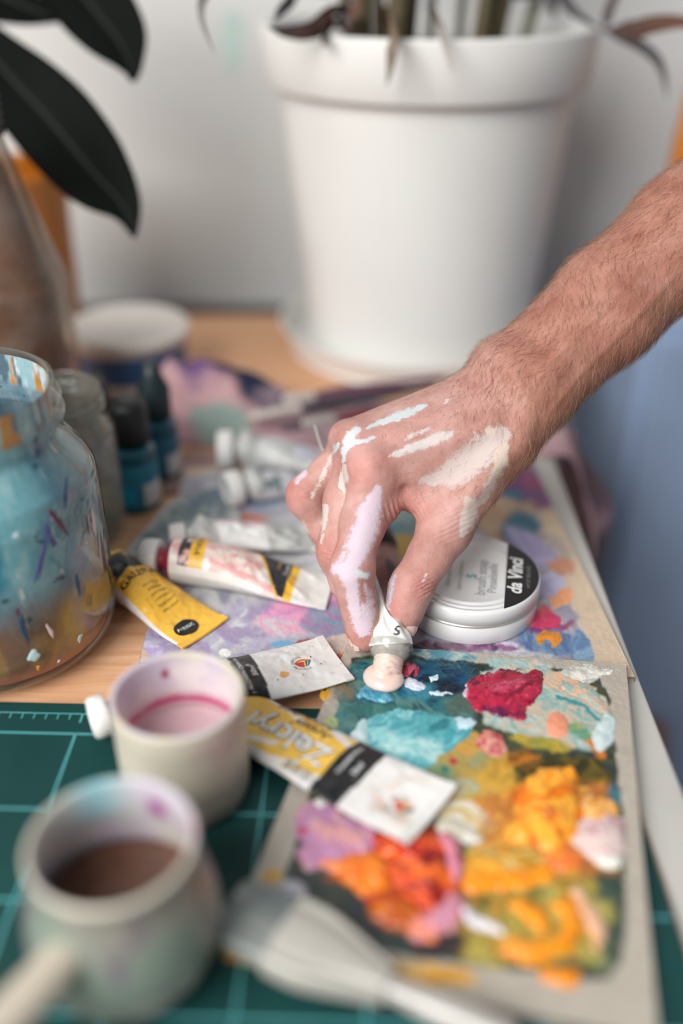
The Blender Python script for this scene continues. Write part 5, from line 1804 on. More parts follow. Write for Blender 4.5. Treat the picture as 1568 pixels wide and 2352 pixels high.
# ------------------------------------------------------------------ round tin
tin = thing("tin", "round white lidded tin with a black da Vinci label, under the thumb", "tin")
tc0 = np.array([0.0762, 0.4850, OLD_Z])
TR = 0.0408
M_TIN = plain("white_enamel", (228, 228, 228), 0.32, var=0.02, coat=0.3)
lathe("tin_base", [(0, 0.0), (TR * .955, 0.0), (TR * .985, 0.0012), (TR * .985, 0.0125), (TR * .97, 0.0135)], tc0, M_TIN, tin, n=96)
lathe("rim_bead", [(TR * .965, 0.0125), (TR * 1.0, 0.0129), (TR * 1.004, 0.0137), (TR * .975, 0.0143)], tc0, plain("worn_metal_rim", (196, 194, 184), 0.35, metal=0.6), tin, n=96)
lid_prof = [(TR * .975, 0.0142), (TR * 1.0, 0.0146), (TR * 1.0, 0.0215), (TR * .992, 0.0232), (TR * .965, 0.0240), (TR * .93, 0.0238), (TR * .915, 0.0228), (TR * .88, 0.0226), (TR * .865, 0.0232), (TR * .83, 0.0232), (TR * .815, 0.0226), (TR * .77, 0.0226), (TR * .755, 0.0230), (TR * .72, 0.0230), (TR * .705, 0.0226), (0, 0.0226)]
lathe("lid", lid_prof, tc0, M_TIN, tin, n=96)
ztop = OLD_Z + 0.0243
xc = 0.0205
th = np.linspace(-math.acos(xc / (TR * .97)), math.acos(xc / (TR * .97)), 40)
arc = [(tc0[0] + TR * .97 * math.cos(t), tc0[1] + TR * .97 * math.sin(t)) for t in th]
rot = math.radians(-10)
def rot_tin(p):
    x, y = p[0] - tc0[0], p[1] - tc0[1]
    return (tc0[0] + x * math.cos(rot) - y * math.sin(rot), tc0[1] + x * math.sin(rot) + y * math.cos(rot))
prism("label", [rot_tin(p) for p in arc], ztop - 0.0010, ztop, M_BLACK_INK, tin)
def tin_map(cx, cy, z):
    def f(x, y):
        # reading direction away from the viewer
        q = [rot_tin((tc0[0] + cx - y_, tc0[1] + cy + x_)) for x_, y_ in zip(x, y)]
        return np.array([(a, b, z) for a, b in q])
    return f
text_mesh("lettering", "da Vinci", 0.0105, tin_map(0.0262, -0.001, ztop + 0.0002), M_WHITE_INK, tin, 0.03, 0.2, fit=0.037)
text_mesh("lettering", "ARTIST BRUSHES", 0.003, tin_map(0.0336, -0.001, ztop + 0.0002), M_GREY_INK, tin, 0.0, 0.0, fit=0.023)
zl = OLD_Z + 0.0234
for k, (cx, w, s_) in enumerate(((0.0130, 0.030, "Pinselseife"), (0.0065, 0.036, "brush soap"), (-0.006, 0.030, "savon a pinceaux"), (-0.0125, 0.024, "clean and care"))):
    text_mesh("lettering", s_, 0.004, tin_map(cx, -0.004, zl), plain("faded_print", (160, 164, 166), 0.5), tin, 0.0, 0, fit=w)
text_mesh("lettering", "S", 0.008, tin_map(0.001, -0.004, zl), M_TEAL_INK, tin, 0.02)

# ------------------------------------------------------------------ frosted cup with pink stain
M_FROST = vcol("frosted_plastic", 0.45, sub=0.3, jit=0.03, jscale=80)
c1 = np.array([-0.0733, 0.339, MT + 0.0001])
def cup1_col(T, Z, R, i):
    C = const(len(T), (200, 194, 177))
    inner = i > n_out1
    C = mixc(C, const(len(T), (216, 206, 206)), inner * smooth(0.0585, 0.0545, Z))
    n = fbm(np.cos(T) * 2 + 5, np.sin(T) * 2, Z * 90, seed=3)
    C = mixc(C, const(len(T), (198, 186, 206)), inner * smooth(0.45, 0.65, n) * smooth(0.030, 0.048, Z) * 0.8)
    ring = np.exp(-((Z - 0.0315 - 0.004 * (n - 0.5)) / 0.0042) ** 2) * smooth(0.2, 0.45, n + 0.15)
    line = np.exp(-((Z - 0.0292 - 0.002 * (n - 0.5)) / 0.0008) ** 2) * smooth(0.4, 0.6, n)
    C = mixc(C, const(len(T), (190, 70, 120)), inner * np.clip(ring * 1.1, 0, 1))
    C = mixc(C, const(len(T), (120, 50, 60)), inner * np.clip(line, 0, 1) * 0.8)
    C = mixc(C, const(len(T), (206, 176, 180)), inner * (Z < 0.031) * 0.8)
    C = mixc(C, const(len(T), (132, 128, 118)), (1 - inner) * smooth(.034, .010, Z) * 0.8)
    sp = np.exp(-(((T - 1.95) / 0.06) ** 2 + ((Z - 0.049) / 0.0025) ** 2))
    C = mixc(C, const(len(T), (150, 30, 90)), inner * np.clip(sp * 1.6, 0, 1))
    st = smooth(0.56, 0.72, fbm(np.cos(T) * 1.6, np.sin(T) * 1.6, Z * 40, seed=9)) * (1 - inner)
    C = mixc(C, const(len(T), (196, 172, 170)), st * 0.6)
    return C
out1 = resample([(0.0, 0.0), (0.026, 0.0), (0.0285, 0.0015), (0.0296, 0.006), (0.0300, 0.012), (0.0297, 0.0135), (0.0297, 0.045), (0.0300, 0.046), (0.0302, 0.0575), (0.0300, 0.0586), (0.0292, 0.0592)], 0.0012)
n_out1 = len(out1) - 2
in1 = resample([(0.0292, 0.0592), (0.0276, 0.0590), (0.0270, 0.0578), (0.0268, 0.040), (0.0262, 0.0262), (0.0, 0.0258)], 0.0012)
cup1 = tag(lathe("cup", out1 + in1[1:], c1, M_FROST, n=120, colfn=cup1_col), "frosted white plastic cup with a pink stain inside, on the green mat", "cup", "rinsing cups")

# ------------------------------------------------------------------ near pot with a straight handle
c2 = np.array([-0.083, 0.247, MT + 0.0001])
pot2 = thing("cup", "blurred bulbous dipping pot with paint-smeared rim and pale handle, nearest the viewer", "cup", "rinsing cups")
def cup2_col(T, Z, R, i):
    C = const(len(T), (138, 134, 124))
    inner = (i > n_out2).astype(float)
    n = fbm(np.cos(T) * 1.3 + 3, np.sin(T) * 1.3, Z * 30, seed=13)
    n2 = fbm(np.cos(T) * 1.8, np.sin(T) * 1.8 + 4, Z * 26, seed=23)
    C = mixc(C, const(len(T), (124, 138, 126)), smooth(.45, .62, n) * (1 - inner))
    C = mixc(C, const(len(T), (186, 178, 170)), smooth(.5, .66, n2) * (1 - inner))
    C = mixc(C, const(len(T), (112, 100, 112)), smooth(.60, .72, fbm(np.cos(T) * 2.5, np.sin(T) * 2.5, Z * 60, seed=33)) * (1 - inner))
    C = mixc(C, const(len(T), (196, 196, 188)), inner)
    C = mixc(C, const(len(T), (206, 200, 184)), smooth(.066, .070, Z))
    C = mixc(C, const(len(T), (196, 188, 198)), inner * smooth(.46, .6, n))
    C = mixc(C, const(len(T), (150, 196, 204)), inner * np.exp(-((np.angle(np.exp(1j * (T - 2.0)))) / 0.35) ** 2) * smooth(.045, .060, Z))
    C = mixc(C, const(len(T), (150, 40, 130)), inner * np.clip(1.4 * np.exp(-(((T - 1.15) / 0.14) ** 2 + ((Z - 0.058) / 0.005) ** 2)), 0, 1))
    C = mixc(C, const(len(T), (190, 50, 120)), inner * np.clip(1.4 * np.exp(-(((T - 0.15) / 0.22) ** 2 + ((Z - 0.062) / 0.006) ** 2)), 0, 1))
    C = mixc(C, const(len(T), (70, 76, 96)), inner * smooth(.048, .036, Z + 0.008 * np.cos(T - 1.2)) * 0.85)
    C = mixc(C, const(len(T), (214, 130, 90)), inner * smooth(.044, .032, Z) * np.exp(-((np.angle(np.exp(1j * (T - 0.1)))) / 0.9) ** 2))
    return C
out2 = [tuple(p) for p in smooth_prof([(0.0, 0.0), (0.022, 0.0), (0.0275, 0.003), (0.0345, 0.016), (0.0365, 0.030), (0.0345, 0.045), (0.0308, 0.058), (0.0303, 0.066), (0.0309, 0.0698), (0.0300, 0.0712)], 7)]
n_out2 = len(out2) - 2
in2 = [tuple(p) for p in smooth_prof([(0.0300, 0.0712), (0.0285, 0.070), (0.0278, 0.064), (0.0285, 0.056), (0.0310, 0.044), (0.0320, 0.034)], 6)]
lathe("pot_body", out2 + in2[1:], c2, M_VCOL_CERAMIC, pot2, n=96, colfn=cup2_col)
lathe("dirty_water", [(0.0318, 0.0335), (0.0, 0.0335)], c2, plain("brown_rinse_water", (96, 64, 48), 0.08, var=0.3, scale=60), pot2, n=64)
tube_mesh("handle", [(-0.0945, 0.222, 0.0485), (-0.1045, 0.197, 0.054), (-0.1215, 0.160, 0.062), (-0.1400, 0.118, 0.071)], [0.0080, 0.0082, 0.0084, 0.0080], plain("bone_handle", (208, 196, 178), 0.4, var=0.05), pot2, nseg=18, n=30, flat=0.7)

# ------------------------------------------------------------------ big jar of rinse water
jc = np.array([-0.197, 0.461, 0.0])
jar = thing("jar", "big glass jar of rinse water smeared with blue paint, at the left edge", "jar", "glass jars")
jar_out = [tuple(p) for p in smooth_prof([(0.0, 0.0005), (0.045, 0.0006), (0.0570, 0.003), (0.0640, 0.010), (0.0665, 0.022), (0.0668, 0.06), (0.0664, 0.098), (0.0640, 0.110), (0.0570, 0.121), (0.0520, 0.128), (0.0505, 0.133)], 5)]
jar_neck = [(0.0505, 0.133), (0.0505, 0.136), (0.0540, 0.1375), (0.0545, 0.1395), (0.0515, 0.141), (0.0510, 0.145), (0.0535, 0.1462), (0.0538, 0.1478), (0.0512, 0.149), (0.0512, 0.155), (0.0508, 0.1578), (0.0490, 0.1588), (0.0478, 0.157)]
M_JARGLASS = thin_glass("jar_glass", (244, 250, 249), 0.03, dirt=0.10, dirt_col=(150, 176, 180), dscale=45)
lathe("glass", jar_out + jar_neck[1:], jc, M_JARGLASS, jar, n=96)
def jar_col(T, Z, R, i):
    n = fbm(np.cos(T) * 3 + 3, np.sin(T) * 3, Z * 26, seed=3)
    n2 = fbm(np.cos(T) * 7, np.sin(T) * 7 + 4, Z * 40, seed=13)
    n3 = fbm(np.cos(T) * 9, np.sin(T) * 9 + 4, Z * 16, seed=43)
    C = const(len(T), (118, 172, 184))
    C = mixc(C, const(len(T), (52, 132, 158)), smooth(.44, .62, n))
    C = mixc(C, const(len(T), (160, 194, 200)), smooth(.52, .66, n2))
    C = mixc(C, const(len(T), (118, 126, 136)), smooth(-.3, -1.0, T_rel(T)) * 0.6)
    low = smooth(.064, .034, Z + 0.010 * (n - .5) * 2)
    C = mixc(C, const(len(T), (120, 118, 130)), smooth(.080, .052, Z) * 0.75)
    C = mixc(C, const(len(T), (138, 92, 66)), low)
    C = mixc(C, const(len(T), (176, 124, 62)), low * smooth(.52, .62, n2) * 0.8)
    bot = smooth(.022, .012, Z)
    C = mixc(C, const(len(T), (186, 104, 76)), bot)
    C = mixc(C, const(len(T), (88, 52, 110)), smooth(.67, .73, n3) * (Z > .05) * (Z < .105))
    C = mixc(C, const(len(T), (34, 52, 78)), smooth(.72, .77, fbm(np.cos(T) * 11 + 2, np.sin(T) * 11, Z * 120, seed=53)) * (Z > .045))
    C = mixc(C, const(len(T), (226, 206, 206)), smooth(.79, .83, fbm(np.cos(T) * 12 + 2, np.sin(T) * 12, Z * 60, seed=63)))
    C = mixc(C, const(len(T), (204, 152, 60)), np.clip(1.5 * np.exp(-((T_rel(T) + 0.62) / 0.16) ** 2 - ((Z - .036) / .014) ** 2), 0, 1) * smooth(.35, .5, n2 + .1))
    # coloured inside of the mouth
    nk = smooth(.136, .140, Z)
    M = const(len(T), (150, 186, 192))
    M = mixc(M, const(len(T), (206, 132, 44)), smooth(.48, .56, fbm(np.cos(T) * 9, np.sin(T) * 9, Z * 22, seed=73)))
    M = mixc(M, const(len(T), (88, 112, 124)), smooth(.55, .66, fbm(np.cos(T) * 12, np.sin(T) * 12, Z * 60, seed=83)))
    M = mixc(M, const(len(T), (196, 214, 216)), smooth(.60, .70, n2))
    return mixc(C, M, nk)
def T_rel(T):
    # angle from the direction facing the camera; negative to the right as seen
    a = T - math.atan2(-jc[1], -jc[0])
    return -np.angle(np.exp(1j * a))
stain = resample([(0.0, 0.004), (0.052, 0.0045), (0.0608, 0.011), (0.0636, 0.022), (0.0640, 0.06), (0.0636, 0.097), (0.0612, 0.109), (0.0545, 0.120), (0.0496, 0.128), (0.0484, 0.134), (0.0482, 0.155)], 0.0014)
lathe("paint_film", stain, jc, vcol("dried_paint_film", 0.35, coat=0.3, jit=0.10, jscale=260), jar, n=220, colfn=jar_col)
lathe("rinse_water", [(0.0618, 0.092), (0.0, 0.092)], jc, plain("murky_blue_water", (70, 104, 112), 0.06, var=0.2), jar, n=64)
M_PALEFLECK = plain("pale_paint_fleck", (196, 220, 222), 0.4)
M_DARKFLECK = plain("navy_paint_drip", (36, 72, 104), 0.4)
M_MAROON = plain("maroon_paint_streak", (92, 52, 72), 0.4)
M_VIOLET = plain("violet_paint_streak", (78, 70, 128), 0.4)
M_PINKF = plain("pink_paint_streak", (226, 196, 196), 0.4)
M_OCHF = plain("ochre_paint_streak", (206, 150, 60), 0.4)
def jar_fleck(px, py, rx, rz, mat, ang=0, seed=1, rough=0.5):
    """a dab of dry paint on the outside of the glass"""
    o = np.array([0, 0, CAM_H])
    r = ray(px, py)
    f = lambda t: math.hypot(o[0] + r[0] * t - jc[0], o[1] + r[1] * t - jc[1]) - 0.0672
    t = 0.35
    while f(t) > 0 and t < 0.7:
        t += 0.0005
    p = o + r * t
    a0 = math.atan2(p[1] - jc[1], p[0] - jc[0])
    n = 20
    th = np.linspace(0, 2 * math.pi, n, endpoint=False)
    k = 1 + rough * (vnoise(np.cos(th) * 1.7 + seed, np.sin(th) * 1.7, seed=seed) - 0.5) * 2
    c, s = math.cos(math.radians(ang)), math.sin(math.radians(ang))
    V = []
    for q, rr in ((0.0672, 1.0), (0.06745, 0.8), (0.0675, 0.4)):
        for i in range(n):
            x, z = rx * k[i] * math.cos(th[i]) * rr, rz * k[i] * math.sin(th[i]) * rr
            x, z = x * c - z * s, x * s + z * c
            V.append((jc[0] + q * math.cos(a0 + x / q), jc[1] + q * math.sin(a0 + x / q), p[2] + z))
    V.append((jc[0] + .0675 * math.cos(a0), jc[1] + .0675 * math.sin(a0), p[2]))
    F = [(r_ * n + i, r_ * n + (i + 1) % n, (r_ + 1) * n + (i + 1) % n, (r_ + 1) * n + i) for r_ in (0, 1) for i in range(n)]
    F += [(2 * n + i, 2 * n + (i + 1) % n, 3 * n) for i in range(n)]
    mk("paint_fleck", V, F, mat, jar)
for args in [(77, 1507, .0030, .0036, M_PALEFLECK, 0, 3, .3), (183, 1466, .0013, .0026, M_PALEFLECK, -35, 5, .5), (37, 1230, .0015, .0018, M_PALEFLECK, 0, 6, .5),
             (52, 1440, .0014, .0100, M_DARKFLECK, 4, 8, .8), (40, 1405, .0009, .0026, M_MAROON, 0, 9, .5), (140, 1205, .0022, .0110, M_MAROON, 18, 10, .9), (98, 1272, .0013, .0150, M_VIOLET, -22, 11, .9), (118, 1235, .0015, .0050, M_VIOLET, 10, 12, .9),
             (85, 1040, .0018, .0028, M_DARKFLECK, -20, 13, .6), (80, 1070, .0018, .0018, M_DARKFLECK, 0, 14, .6), (150, 1140, .0016, .0070, M_DARKFLECK, -25, 15, .9), (215, 1205, .0013, .0080, M_PINKF, 0, 16, .6), (200, 1200, .0008, .0060, M_MAROON, 0, 17, .6), (180, 1350, .0012, .0080, M_DARKFLECK, 0, 18, .9),
             (115, 1450, .0010, .0040, M_PINKF, 12, 20, .6), (135, 1518, .0008, .0008, M_PALEFLECK, 0, 21, .6), (88, 1533, .0010, .0014, M_OCHF, 0, 22, .6)]:
    jar_fleck(*args)

# ------------------------------------------------------------------ small clear jar and tall bottle behind
M_CLEARGLASS = thin_glass("clear_glass", (232, 236, 234), 0.03, dirt=0.32, dirt_col=(176, 172, 164), dscale=50)
j2 = np.array([-0.182, 0.573, 0.0])
jar2 = lathe("jar", smooth_prof([(0.0, 0.0008), (0.028, 0.0008), (0.0345, 0.004), (0.0360, 0.012), (0.0360, 0.070), (0.0345, 0.080), (0.0315, 0.086), (0.0305, 0.090), (0.0325, 0.0925), (0.0308, 0.0950), (0.0325, 0.0978), (0.0306, 0.1005), (0.0306, 0.1045), (0.0290, 0.1050), (0.0285, 0.100), (0.0285, 0.090), (0.0325, 0.078), (0.0340, 0.066), (0.0338, 0.012), (0.0300, 0.0055), (0.0, 0.0045)], 4), j2, M_CLEARGLASS, n=72)
tag(jar2, "small empty clear jar with a threaded neck, behind the big blue jar", "jar", "glass jars")
b0 = np.array([-0.239, 0.685, 0.0])
bottle = thing("bottle", "tall clear glass bottle with sloping shoulders at the left edge", "bottle")
lathe("glass", smooth_prof([(0.0, 0.001), (0.038, 0.001), (0.0445, 0.006), (0.0460, 0.03), (0.0460, 0.125), (0.0450, 0.139), (0.0400, 0.155), (0.0280, 0.195), (0.0185, 0.228), (0.0165, 0.240), (0.0165, 0.262), (0.0150, 0.263), (0.0148, 0.240), (0.0260, 0.195), (0.0380, 0.155), (0.0430, 0.138), (0.0438, 0.03), (0.0400, 0.008), (0.0, 0.006)], 5), b0, thin_glass("bottle_glass", (236, 236, 232), 0.03, dirt=0.16, dirt_col=(176, 172, 168), dscale=40), bottle, n=72)
lathe("refraction_core", smooth_prof([(0.0, 0.0075), (0.034, 0.009), (0.0372, 0.03), (0.0372, 0.124), (0.0356, 0.138), (0.0310, 0.154), (0.0200, 0.192), (0.0128, 0.218), (0.0, 0.219)], 4), b0, plain("refracted_mustard", (138, 86, 50), 0.1, var=0.35, scale=16), bottle, n=56)  # added brown core, stands in for the mustard pot refracted through the glass
tk = []
for k in range(5):
    z = 0.236 + 0.0052 * k
    tk += [(0.0176, z), (0.0190, z + 0.0014), (0.0190, z + 0.0028), (0.0176, z + 0.0044)]
lathe("screw_cap", tk + [(0.0176, 0.266), (0.0, 0.267)], b0, plain("black_cap_plastic", (34, 34, 36), 0.4), bottle, n=48)

# ------------------------------------------------------------------ ink bottles
def ink_bottle(label, c, r, hb, hc, rc, glassc, labc, capc, stripe, tp=0.95):
    o = thing("ink_bottle", label, "ink bottle", "ink bottles")
    lathe("body", smooth_prof([(0, 0.0005), (r * .92, 0.0005), (r, 0.003), (r, hb * .78), (r * .94, hb * .88), (r * .55, hb * .97), (r * .5, hb)], 5), c, plain("dark_ink_glass", glassc, 0.12, var=0.1), o, n=48)
    lathe("label", [(r * 1.012, hb * .10), (r * 1.018, hb * .11), (r * 1.018, hb * .70), (r * 1.012, hb * .71)], c, vcol("ink_label", 0.5), o, n=64, step=0.0015,
          colfn=lambda T, Z, R, i: mixc(mixc(const(len(T), labc), const(len(T), (206, 206, 204)), ((Z < hb * .42) & (np.sin(T + 0.7) > -0.35)).astype(float)), const(len(T), stripe), ((Z < hb * .40) & (Z > hb * .14) & (np.sin(T + 1.2) < -0.25)).astype(float)))
    lathe("cap", [(rc * .9, hb * .96), (rc, hb * .97), (rc, hb * .97 + hc * .55), (rc * tp, hb * .97 + hc * .80), (rc * tp * .9, hb * .97 + hc), (0, hb * .97 + hc)], c, plain("black_ink_cap", capc, 0.45), o, n=40, rfn=lambda T, Z: 1 + 0.03 * np.cos(T * 16))
    return o
ink_bottle("teal-labelled ink bottle nearest the small clear jar", np.array([-0.1445, 0.611, 0.0]), 0.0160, 0.052, 0.030, 0.0135, (26, 84, 102), (36, 122, 146), (24, 26, 28), (20, 150, 196))
ink_bottle("dark teal ink bottle closest to the stained rag", np.array([-0.1345, 0.655, 0.0]), 0.0145, 0.050, 0.040, 0.0115, (24, 76, 96), (34, 104, 128), (22, 40, 46), (40, 110, 130), 0.6)
ink_bottle("black-capped ink bottle in front of the white tub", np.array([-0.1815, 0.652, 0.0]), 0.0160, 0.050, 0.028, 0.0158, (30, 28, 40), (86, 74, 128), (24, 24, 25), (90, 80, 140))

# ------------------------------------------------------------------ plastic tub
tub = thing("tub", "white plastic tub with a blue label band, behind the ink bottles", "tub")
tcn = np.array([-0.185, 0.822, 0.0])
lathe("tub_body", [(0, 0), (0.044, 0), (0.046, 0.002), (0.0505, 0.048), (0.0, 0.048)], tcn, vcol("tub_plastic", 0.4), tub, n=80, step=0.002,
      colfn=lambda T, Z, R, i: mixc(const(len(T), (222, 218, 210)), const(len(T), (48, 92, 140)), ((Z > 0.016) & (Z < 0.044) & (np.cos(T + 1.05) > -0.1)).astype(float)))
lathe("lid", [(0.0500, 0.046), (0.0530, 0.0465), (0.0533, 0.0535), (0.0520, 0.0560), (0.0480, 0.0562), (0.0465, 0.0545), (0.0, 0.0545)], tcn, plain("tub_lid", (222, 216, 208), 0.4, var=0.03), tub, n=80)

# ------------------------------------------------------------------ stained rag and brushes
def rag():
    ns, nt = 220, 90
    S, T = np.meshgrid(np.linspace(0, 1, ns), np.linspace(-1, 1, nt), indexing='ij')
    path = np.array([(-0.165, 0.745, 0), (-0.10, 0.745, 0), (0.0, 0.738, 0), (0.08, 0.728, 0), (0.150, 0.722, 0), (0.176, 0.720, 0.002), (0.190, 0.715, -0.035), (0.192, 0.69, -0.085), (0.188, 0.67, -0.13)])
    Pp = spline(path, ns)
    width = np.interp(S[:, 0], [0, .04, .10, .16, .25, .5, .75, .9, 1], [.022, .044, .050, .046, .040, .042, .055, .06, .05])
    hgt = np.interp(S[:, 0], [0, .02, .06, .12, .165, .22, .4, .65, .78, 1], [.014, .040, .052, .052, .036, .014, .012, .018, .020, .012])
    f = 1 - np.abs(T) ** 2.2
    fold = fbm(S * 9 + T * 0.8, T * 2.3 + S * 2, seed=5) - 0.5
    fold2 = 1 - np.abs(2 * fbm(S * 14 - T * 2, T * 2 + S * 5, seed=15) - 1)
    H = hgt[:, None] * (f * (0.75 + 1.0 * fold) + 0.35 * f * (fold2 - .55)) + 0.004 * f
    H = np.maximum(H, 0.0012 * f)
    down = smooth(.73, .80, S)
    X = Pp[:, 0][:, None] + 0 * T
    Y = Pp[:, 1][:, None] + width[:, None] * T * (1 + 0.25 * (fbm(S * 6, T * 0 + np.sign(T), seed=8) - .5))
    Z = Pp[:, 2][:, None] + 0.0010 + H * (1 - down)
    X = X + H * down + 0.012 * down * (fold)
    Z = Z + down * 0.02 * (fbm(S * 3, T * 2.2, seed=28) - .5) * smooth(.85, 1, S)
    V = np.stack([X, Y, Z], -1).reshape(-1, 3)
    c = const(ns * nt, (182, 148, 154))
    Sx, Tx = S.ravel(), T.ravel()
    def blot(s0, t0, rs_, rt, col, k=1.0, seed=1):
        nonlocal c
        d = np.hypot((Sx - s0) / rs_, (Tx - t0) / rt) + 0.9 * (fbm(Sx * 22, Tx * 3, seed=seed) - .5)
        c = mixc(c, const(len(c), col), k * (1 - smooth(.7, 1.1, d)))
    blot(.04, 0, .07, 1.4, (190, 152, 160), 1, 2)
    blot(.10, -.35, .05, .5, (200, 160, 162), .9, 6)
    blot(.10, .12, .05, .42, (104, 78, 116), 1, 3)
    blot(.145, .18, .03, .35, (44, 40, 60), 1, 4)
    blot(.17, -.10, .028, .35, (40, 46, 66), 1, 5)
    blot(.135, -.75, .04, .28, (146, 168, 160), .9, 7)
    blot(.22, -.1, .05, .8, (150, 130, 140), .8, 27)
    blot(.30, .4, .07, .5, (120, 118, 132), .9, 8)
    blot(.46, .3, .14, .6, (112, 86, 104), .9, 9)
    blot(.56, .5, .14, .5, (92, 66, 84), .9, 10)
    blot(.42, -.6, .16, .45, (196, 168, 160), .9, 11)
    blot(.60, -.2, .06, .4, (60, 90, 96), .8, 12)
    blot(.68, .2, .06, .6, (186, 180, 172), .8, 13)
    blot(.74, -.3, .06, .7, (112, 92, 100), .9, 14)
    blot(.84, .2, .07, .6, (150, 112, 124), .9, 15)
    blot(.90, -.4, .08, .6, (92, 88, 92), .95, 16)
    blot(.95, .3, .06, .6, (120, 110, 108), .9, 17)
    blot(.93, .0, .02, .2, (52, 66, 66), .9, 18)
    blot(.72, .75, .08, .3, (90, 70, 88), .9, 19)
    o = mk("rag", V, grid_faces(ns, nt), M_VCOL_CLOTH, None, c)
    m = o.modifiers.new("thickness", 'SOLIDIFY')
    m.thickness = 0.0012
    m.offset = -1
    return o
tag(rag(), "crumpled pink and purple paint rag trailing behind the hand over the table edge", "rag")

def brush(label, a, b, r, hc, fc, bc_, tip=0.018):
    a, b = np.array(a), np.array(b)
    o = thing("paintbrush", label, "paintbrush", "paintbrushes")
    d = (b - a) / np.linalg.norm(b - a)
    L = np.linalg.norm(b - a)
    tube_mesh("bristles", [a, a + d * tip * .5, a + d * tip], [r * .35, r * 1.15, r], plain("bristle", bc_, 0.7, var=0.2, scale=300), o)
    tube_mesh("ferrule", [a + d * tip, a + d * (tip + .012), a + d * (tip + .026)], [r * 1.02, r * 1.04, r * .9], plain("ferrule_metal", fc, 0.3, metal=0.7), o)
    tube_mesh("handle", [a + d * (tip + .025), a + d * (tip + .05), a + d * L * .7, b], [r * .9, r * 1.25, r * .8, r * .45], plain("lacquered_handle", hc, 0.25, coat=0.4), o)
    return o
brush("thin dark-handled brush with a pale ferrule lying on the rag", D(565, 960, .770), D(1000, 888, .79), 0.0040, (44, 40, 48), (226, 216, 208), (190, 180, 170))
brush("thicker brush with a purple handle lying on the rag", D(600, 930, .800), D(1020, 868, .82), 0.0050, (92, 52, 74), (230, 220, 212), (70, 66, 80))
brush("maroon-handled brush half hidden by the knuckles on the rag", D(640, 985, .750), D(980, 920, .76), 0.0040, (96, 36, 48), (190, 180, 172), (90, 70, 80))

# ------------------------------------------------------------------ wide flat brush in the foreground
fb = thing("paintbrush", "wide flat brush with grey bristles and ribbed ferrule, across the palette's near corner", "paintbrush", "paintbrushes")
wa, wb, wc, wd = G(520, 2082, 0.0185), G(660, 2122, 0.0195), G(892, 2268, 0.0165), G(1180, 2390, 0.0145)
fdir = (wc - wa)
fdir /= np.linalg.norm(fdir)
up = np.array([0, 0, 1.0])
flat = np.cross(up, fdir)
flat /= np.linalg.norm(flat)
fup = np.cross(fdir, flat)
def slab(name, stations, mat, ribs=0, colfn=None, n_s=40, ncs=40):
    """stations: (distance along, half width, half thickness)"""
    st = spline(stations, n_s)
    th = np.linspace(0, 2 * math.pi, ncs, endpoint=False)
    V = []
    for (t, hw, ht) in st:
        c, s = np.cos(th), np.sin(th)
        x = np.sign(c) * np.abs(c) ** 0.45 * hw
        z = np.sign(s) * np.abs(s) ** 0.45 * ht
        if ribs:
            z = z * (1 + 0.16 * np.cos(x / hw * ribs))
        V.append(wa[None] + fdir[None] * t + x[:, None] * flat[None] + z[:, None] * fup[None])
    V = np.vstack(V)
    F = [tuple(f) for f in grid_faces(n_s, ncs, True)] + [tuple(range(ncs))[::-1], tuple(range((n_s - 1) * ncs, n_s * ncs))]
    cols = colfn(V) if colfn else None
    return mk(name, V, F, mat, fb, cols)
Lw = float(np.linalg.norm(wc - wa))
Lb = float(np.dot(wb - wa, fdir))
def bristle_col(V):
    x = (V - wa) @ flat
    n = fbm(x * 900, ((V - wa) @ fdir) * 30, seed=3)
    return mixc(const(len(V), (96, 106, 106)), const(len(V), (150, 154, 149)), smooth(.35, .65, n))
slab("bristles", [(0, .0125, .0022), (Lb * .12, .0142, .0042), (Lb * .6, .0150, .0052), (Lb * 1.02, .0155, .0056)], vcol("grey_bristles", 0.6), 0, bristle_col)
slab("ferrule", [(Lb, .0165, .0064), (Lb + .004, .0166, .0066), (Lb + (Lw - Lb) * .35, .0158, .0064), (Lb + (Lw - Lb) * .75, .0100, .0058), (Lw, .0062, .0052)], plain("pale_ferrule", (176, 172, 163), 0.35, metal=0.1, var=0.05), 14)
tube_mesh("handle", [wc - fdir * 0.002, wc + (wd - wc) * .15, wc + (wd - wc) * .5, wd], [0.0046, 0.0050, 0.0066, 0.0066], plain("pale_grey_handle", (170, 166, 160), 0.18, coat=0.5), fb, nseg=18, n=30)
# ------------------------------------------------------------------ white flower pot, saucer, plant
pcx = np.array([0.0735, 0.925, 0.0])
M_POT = plain("white_pot_plastic", (224, 223, 219), 0.45, var=0.02, scale=12)
pot = thing("flower_pot", "large white flower pot with a thick rim, against the wall", "flower pot", "plant pots")
lathe("pot_body", smooth_prof([(0.0, 0.006), (0.100, 0.006), (0.104, 0.010), (0.108, 0.05), (0.118, 0.15), (0.127, 0.235), (0.128, 0.243)], 5), pcx, M_POT, pot, n=96)
lathe("rim", [(0.126, 0.236), (0.1365, 0.2365), (0.138, 0.2385), (0.1415, 0.280), (0.1408, 0.2825), (0.136, 0.2828), (0.133, 0.280), (0.130, 0.255)], pcx, M_POT, pot, n=96)
lathe("soil", [(0.1315, 0.255), (0.08, 0.260), (0.0, 0.258)], pcx, plain("potting_soil", (62, 50, 42), 0.9, var=0.4, scale=90, bump=0.6), pot, n=64)
sauc = lathe("saucer", smooth_prof([(0.0, 0.001), (0.112, 0.001), (0.122, 0.006), (0.130, 0.022), (0.1325, 0.026), (0.130, 0.0265), (0.126, 0.020), (0.118, 0.008), (0.108, 0.0055), (0.0, 0.0055)], 5), pcx, M_POT, n=96)
tag(sauc, "shallow white saucer under the large white flower pot", "saucer")

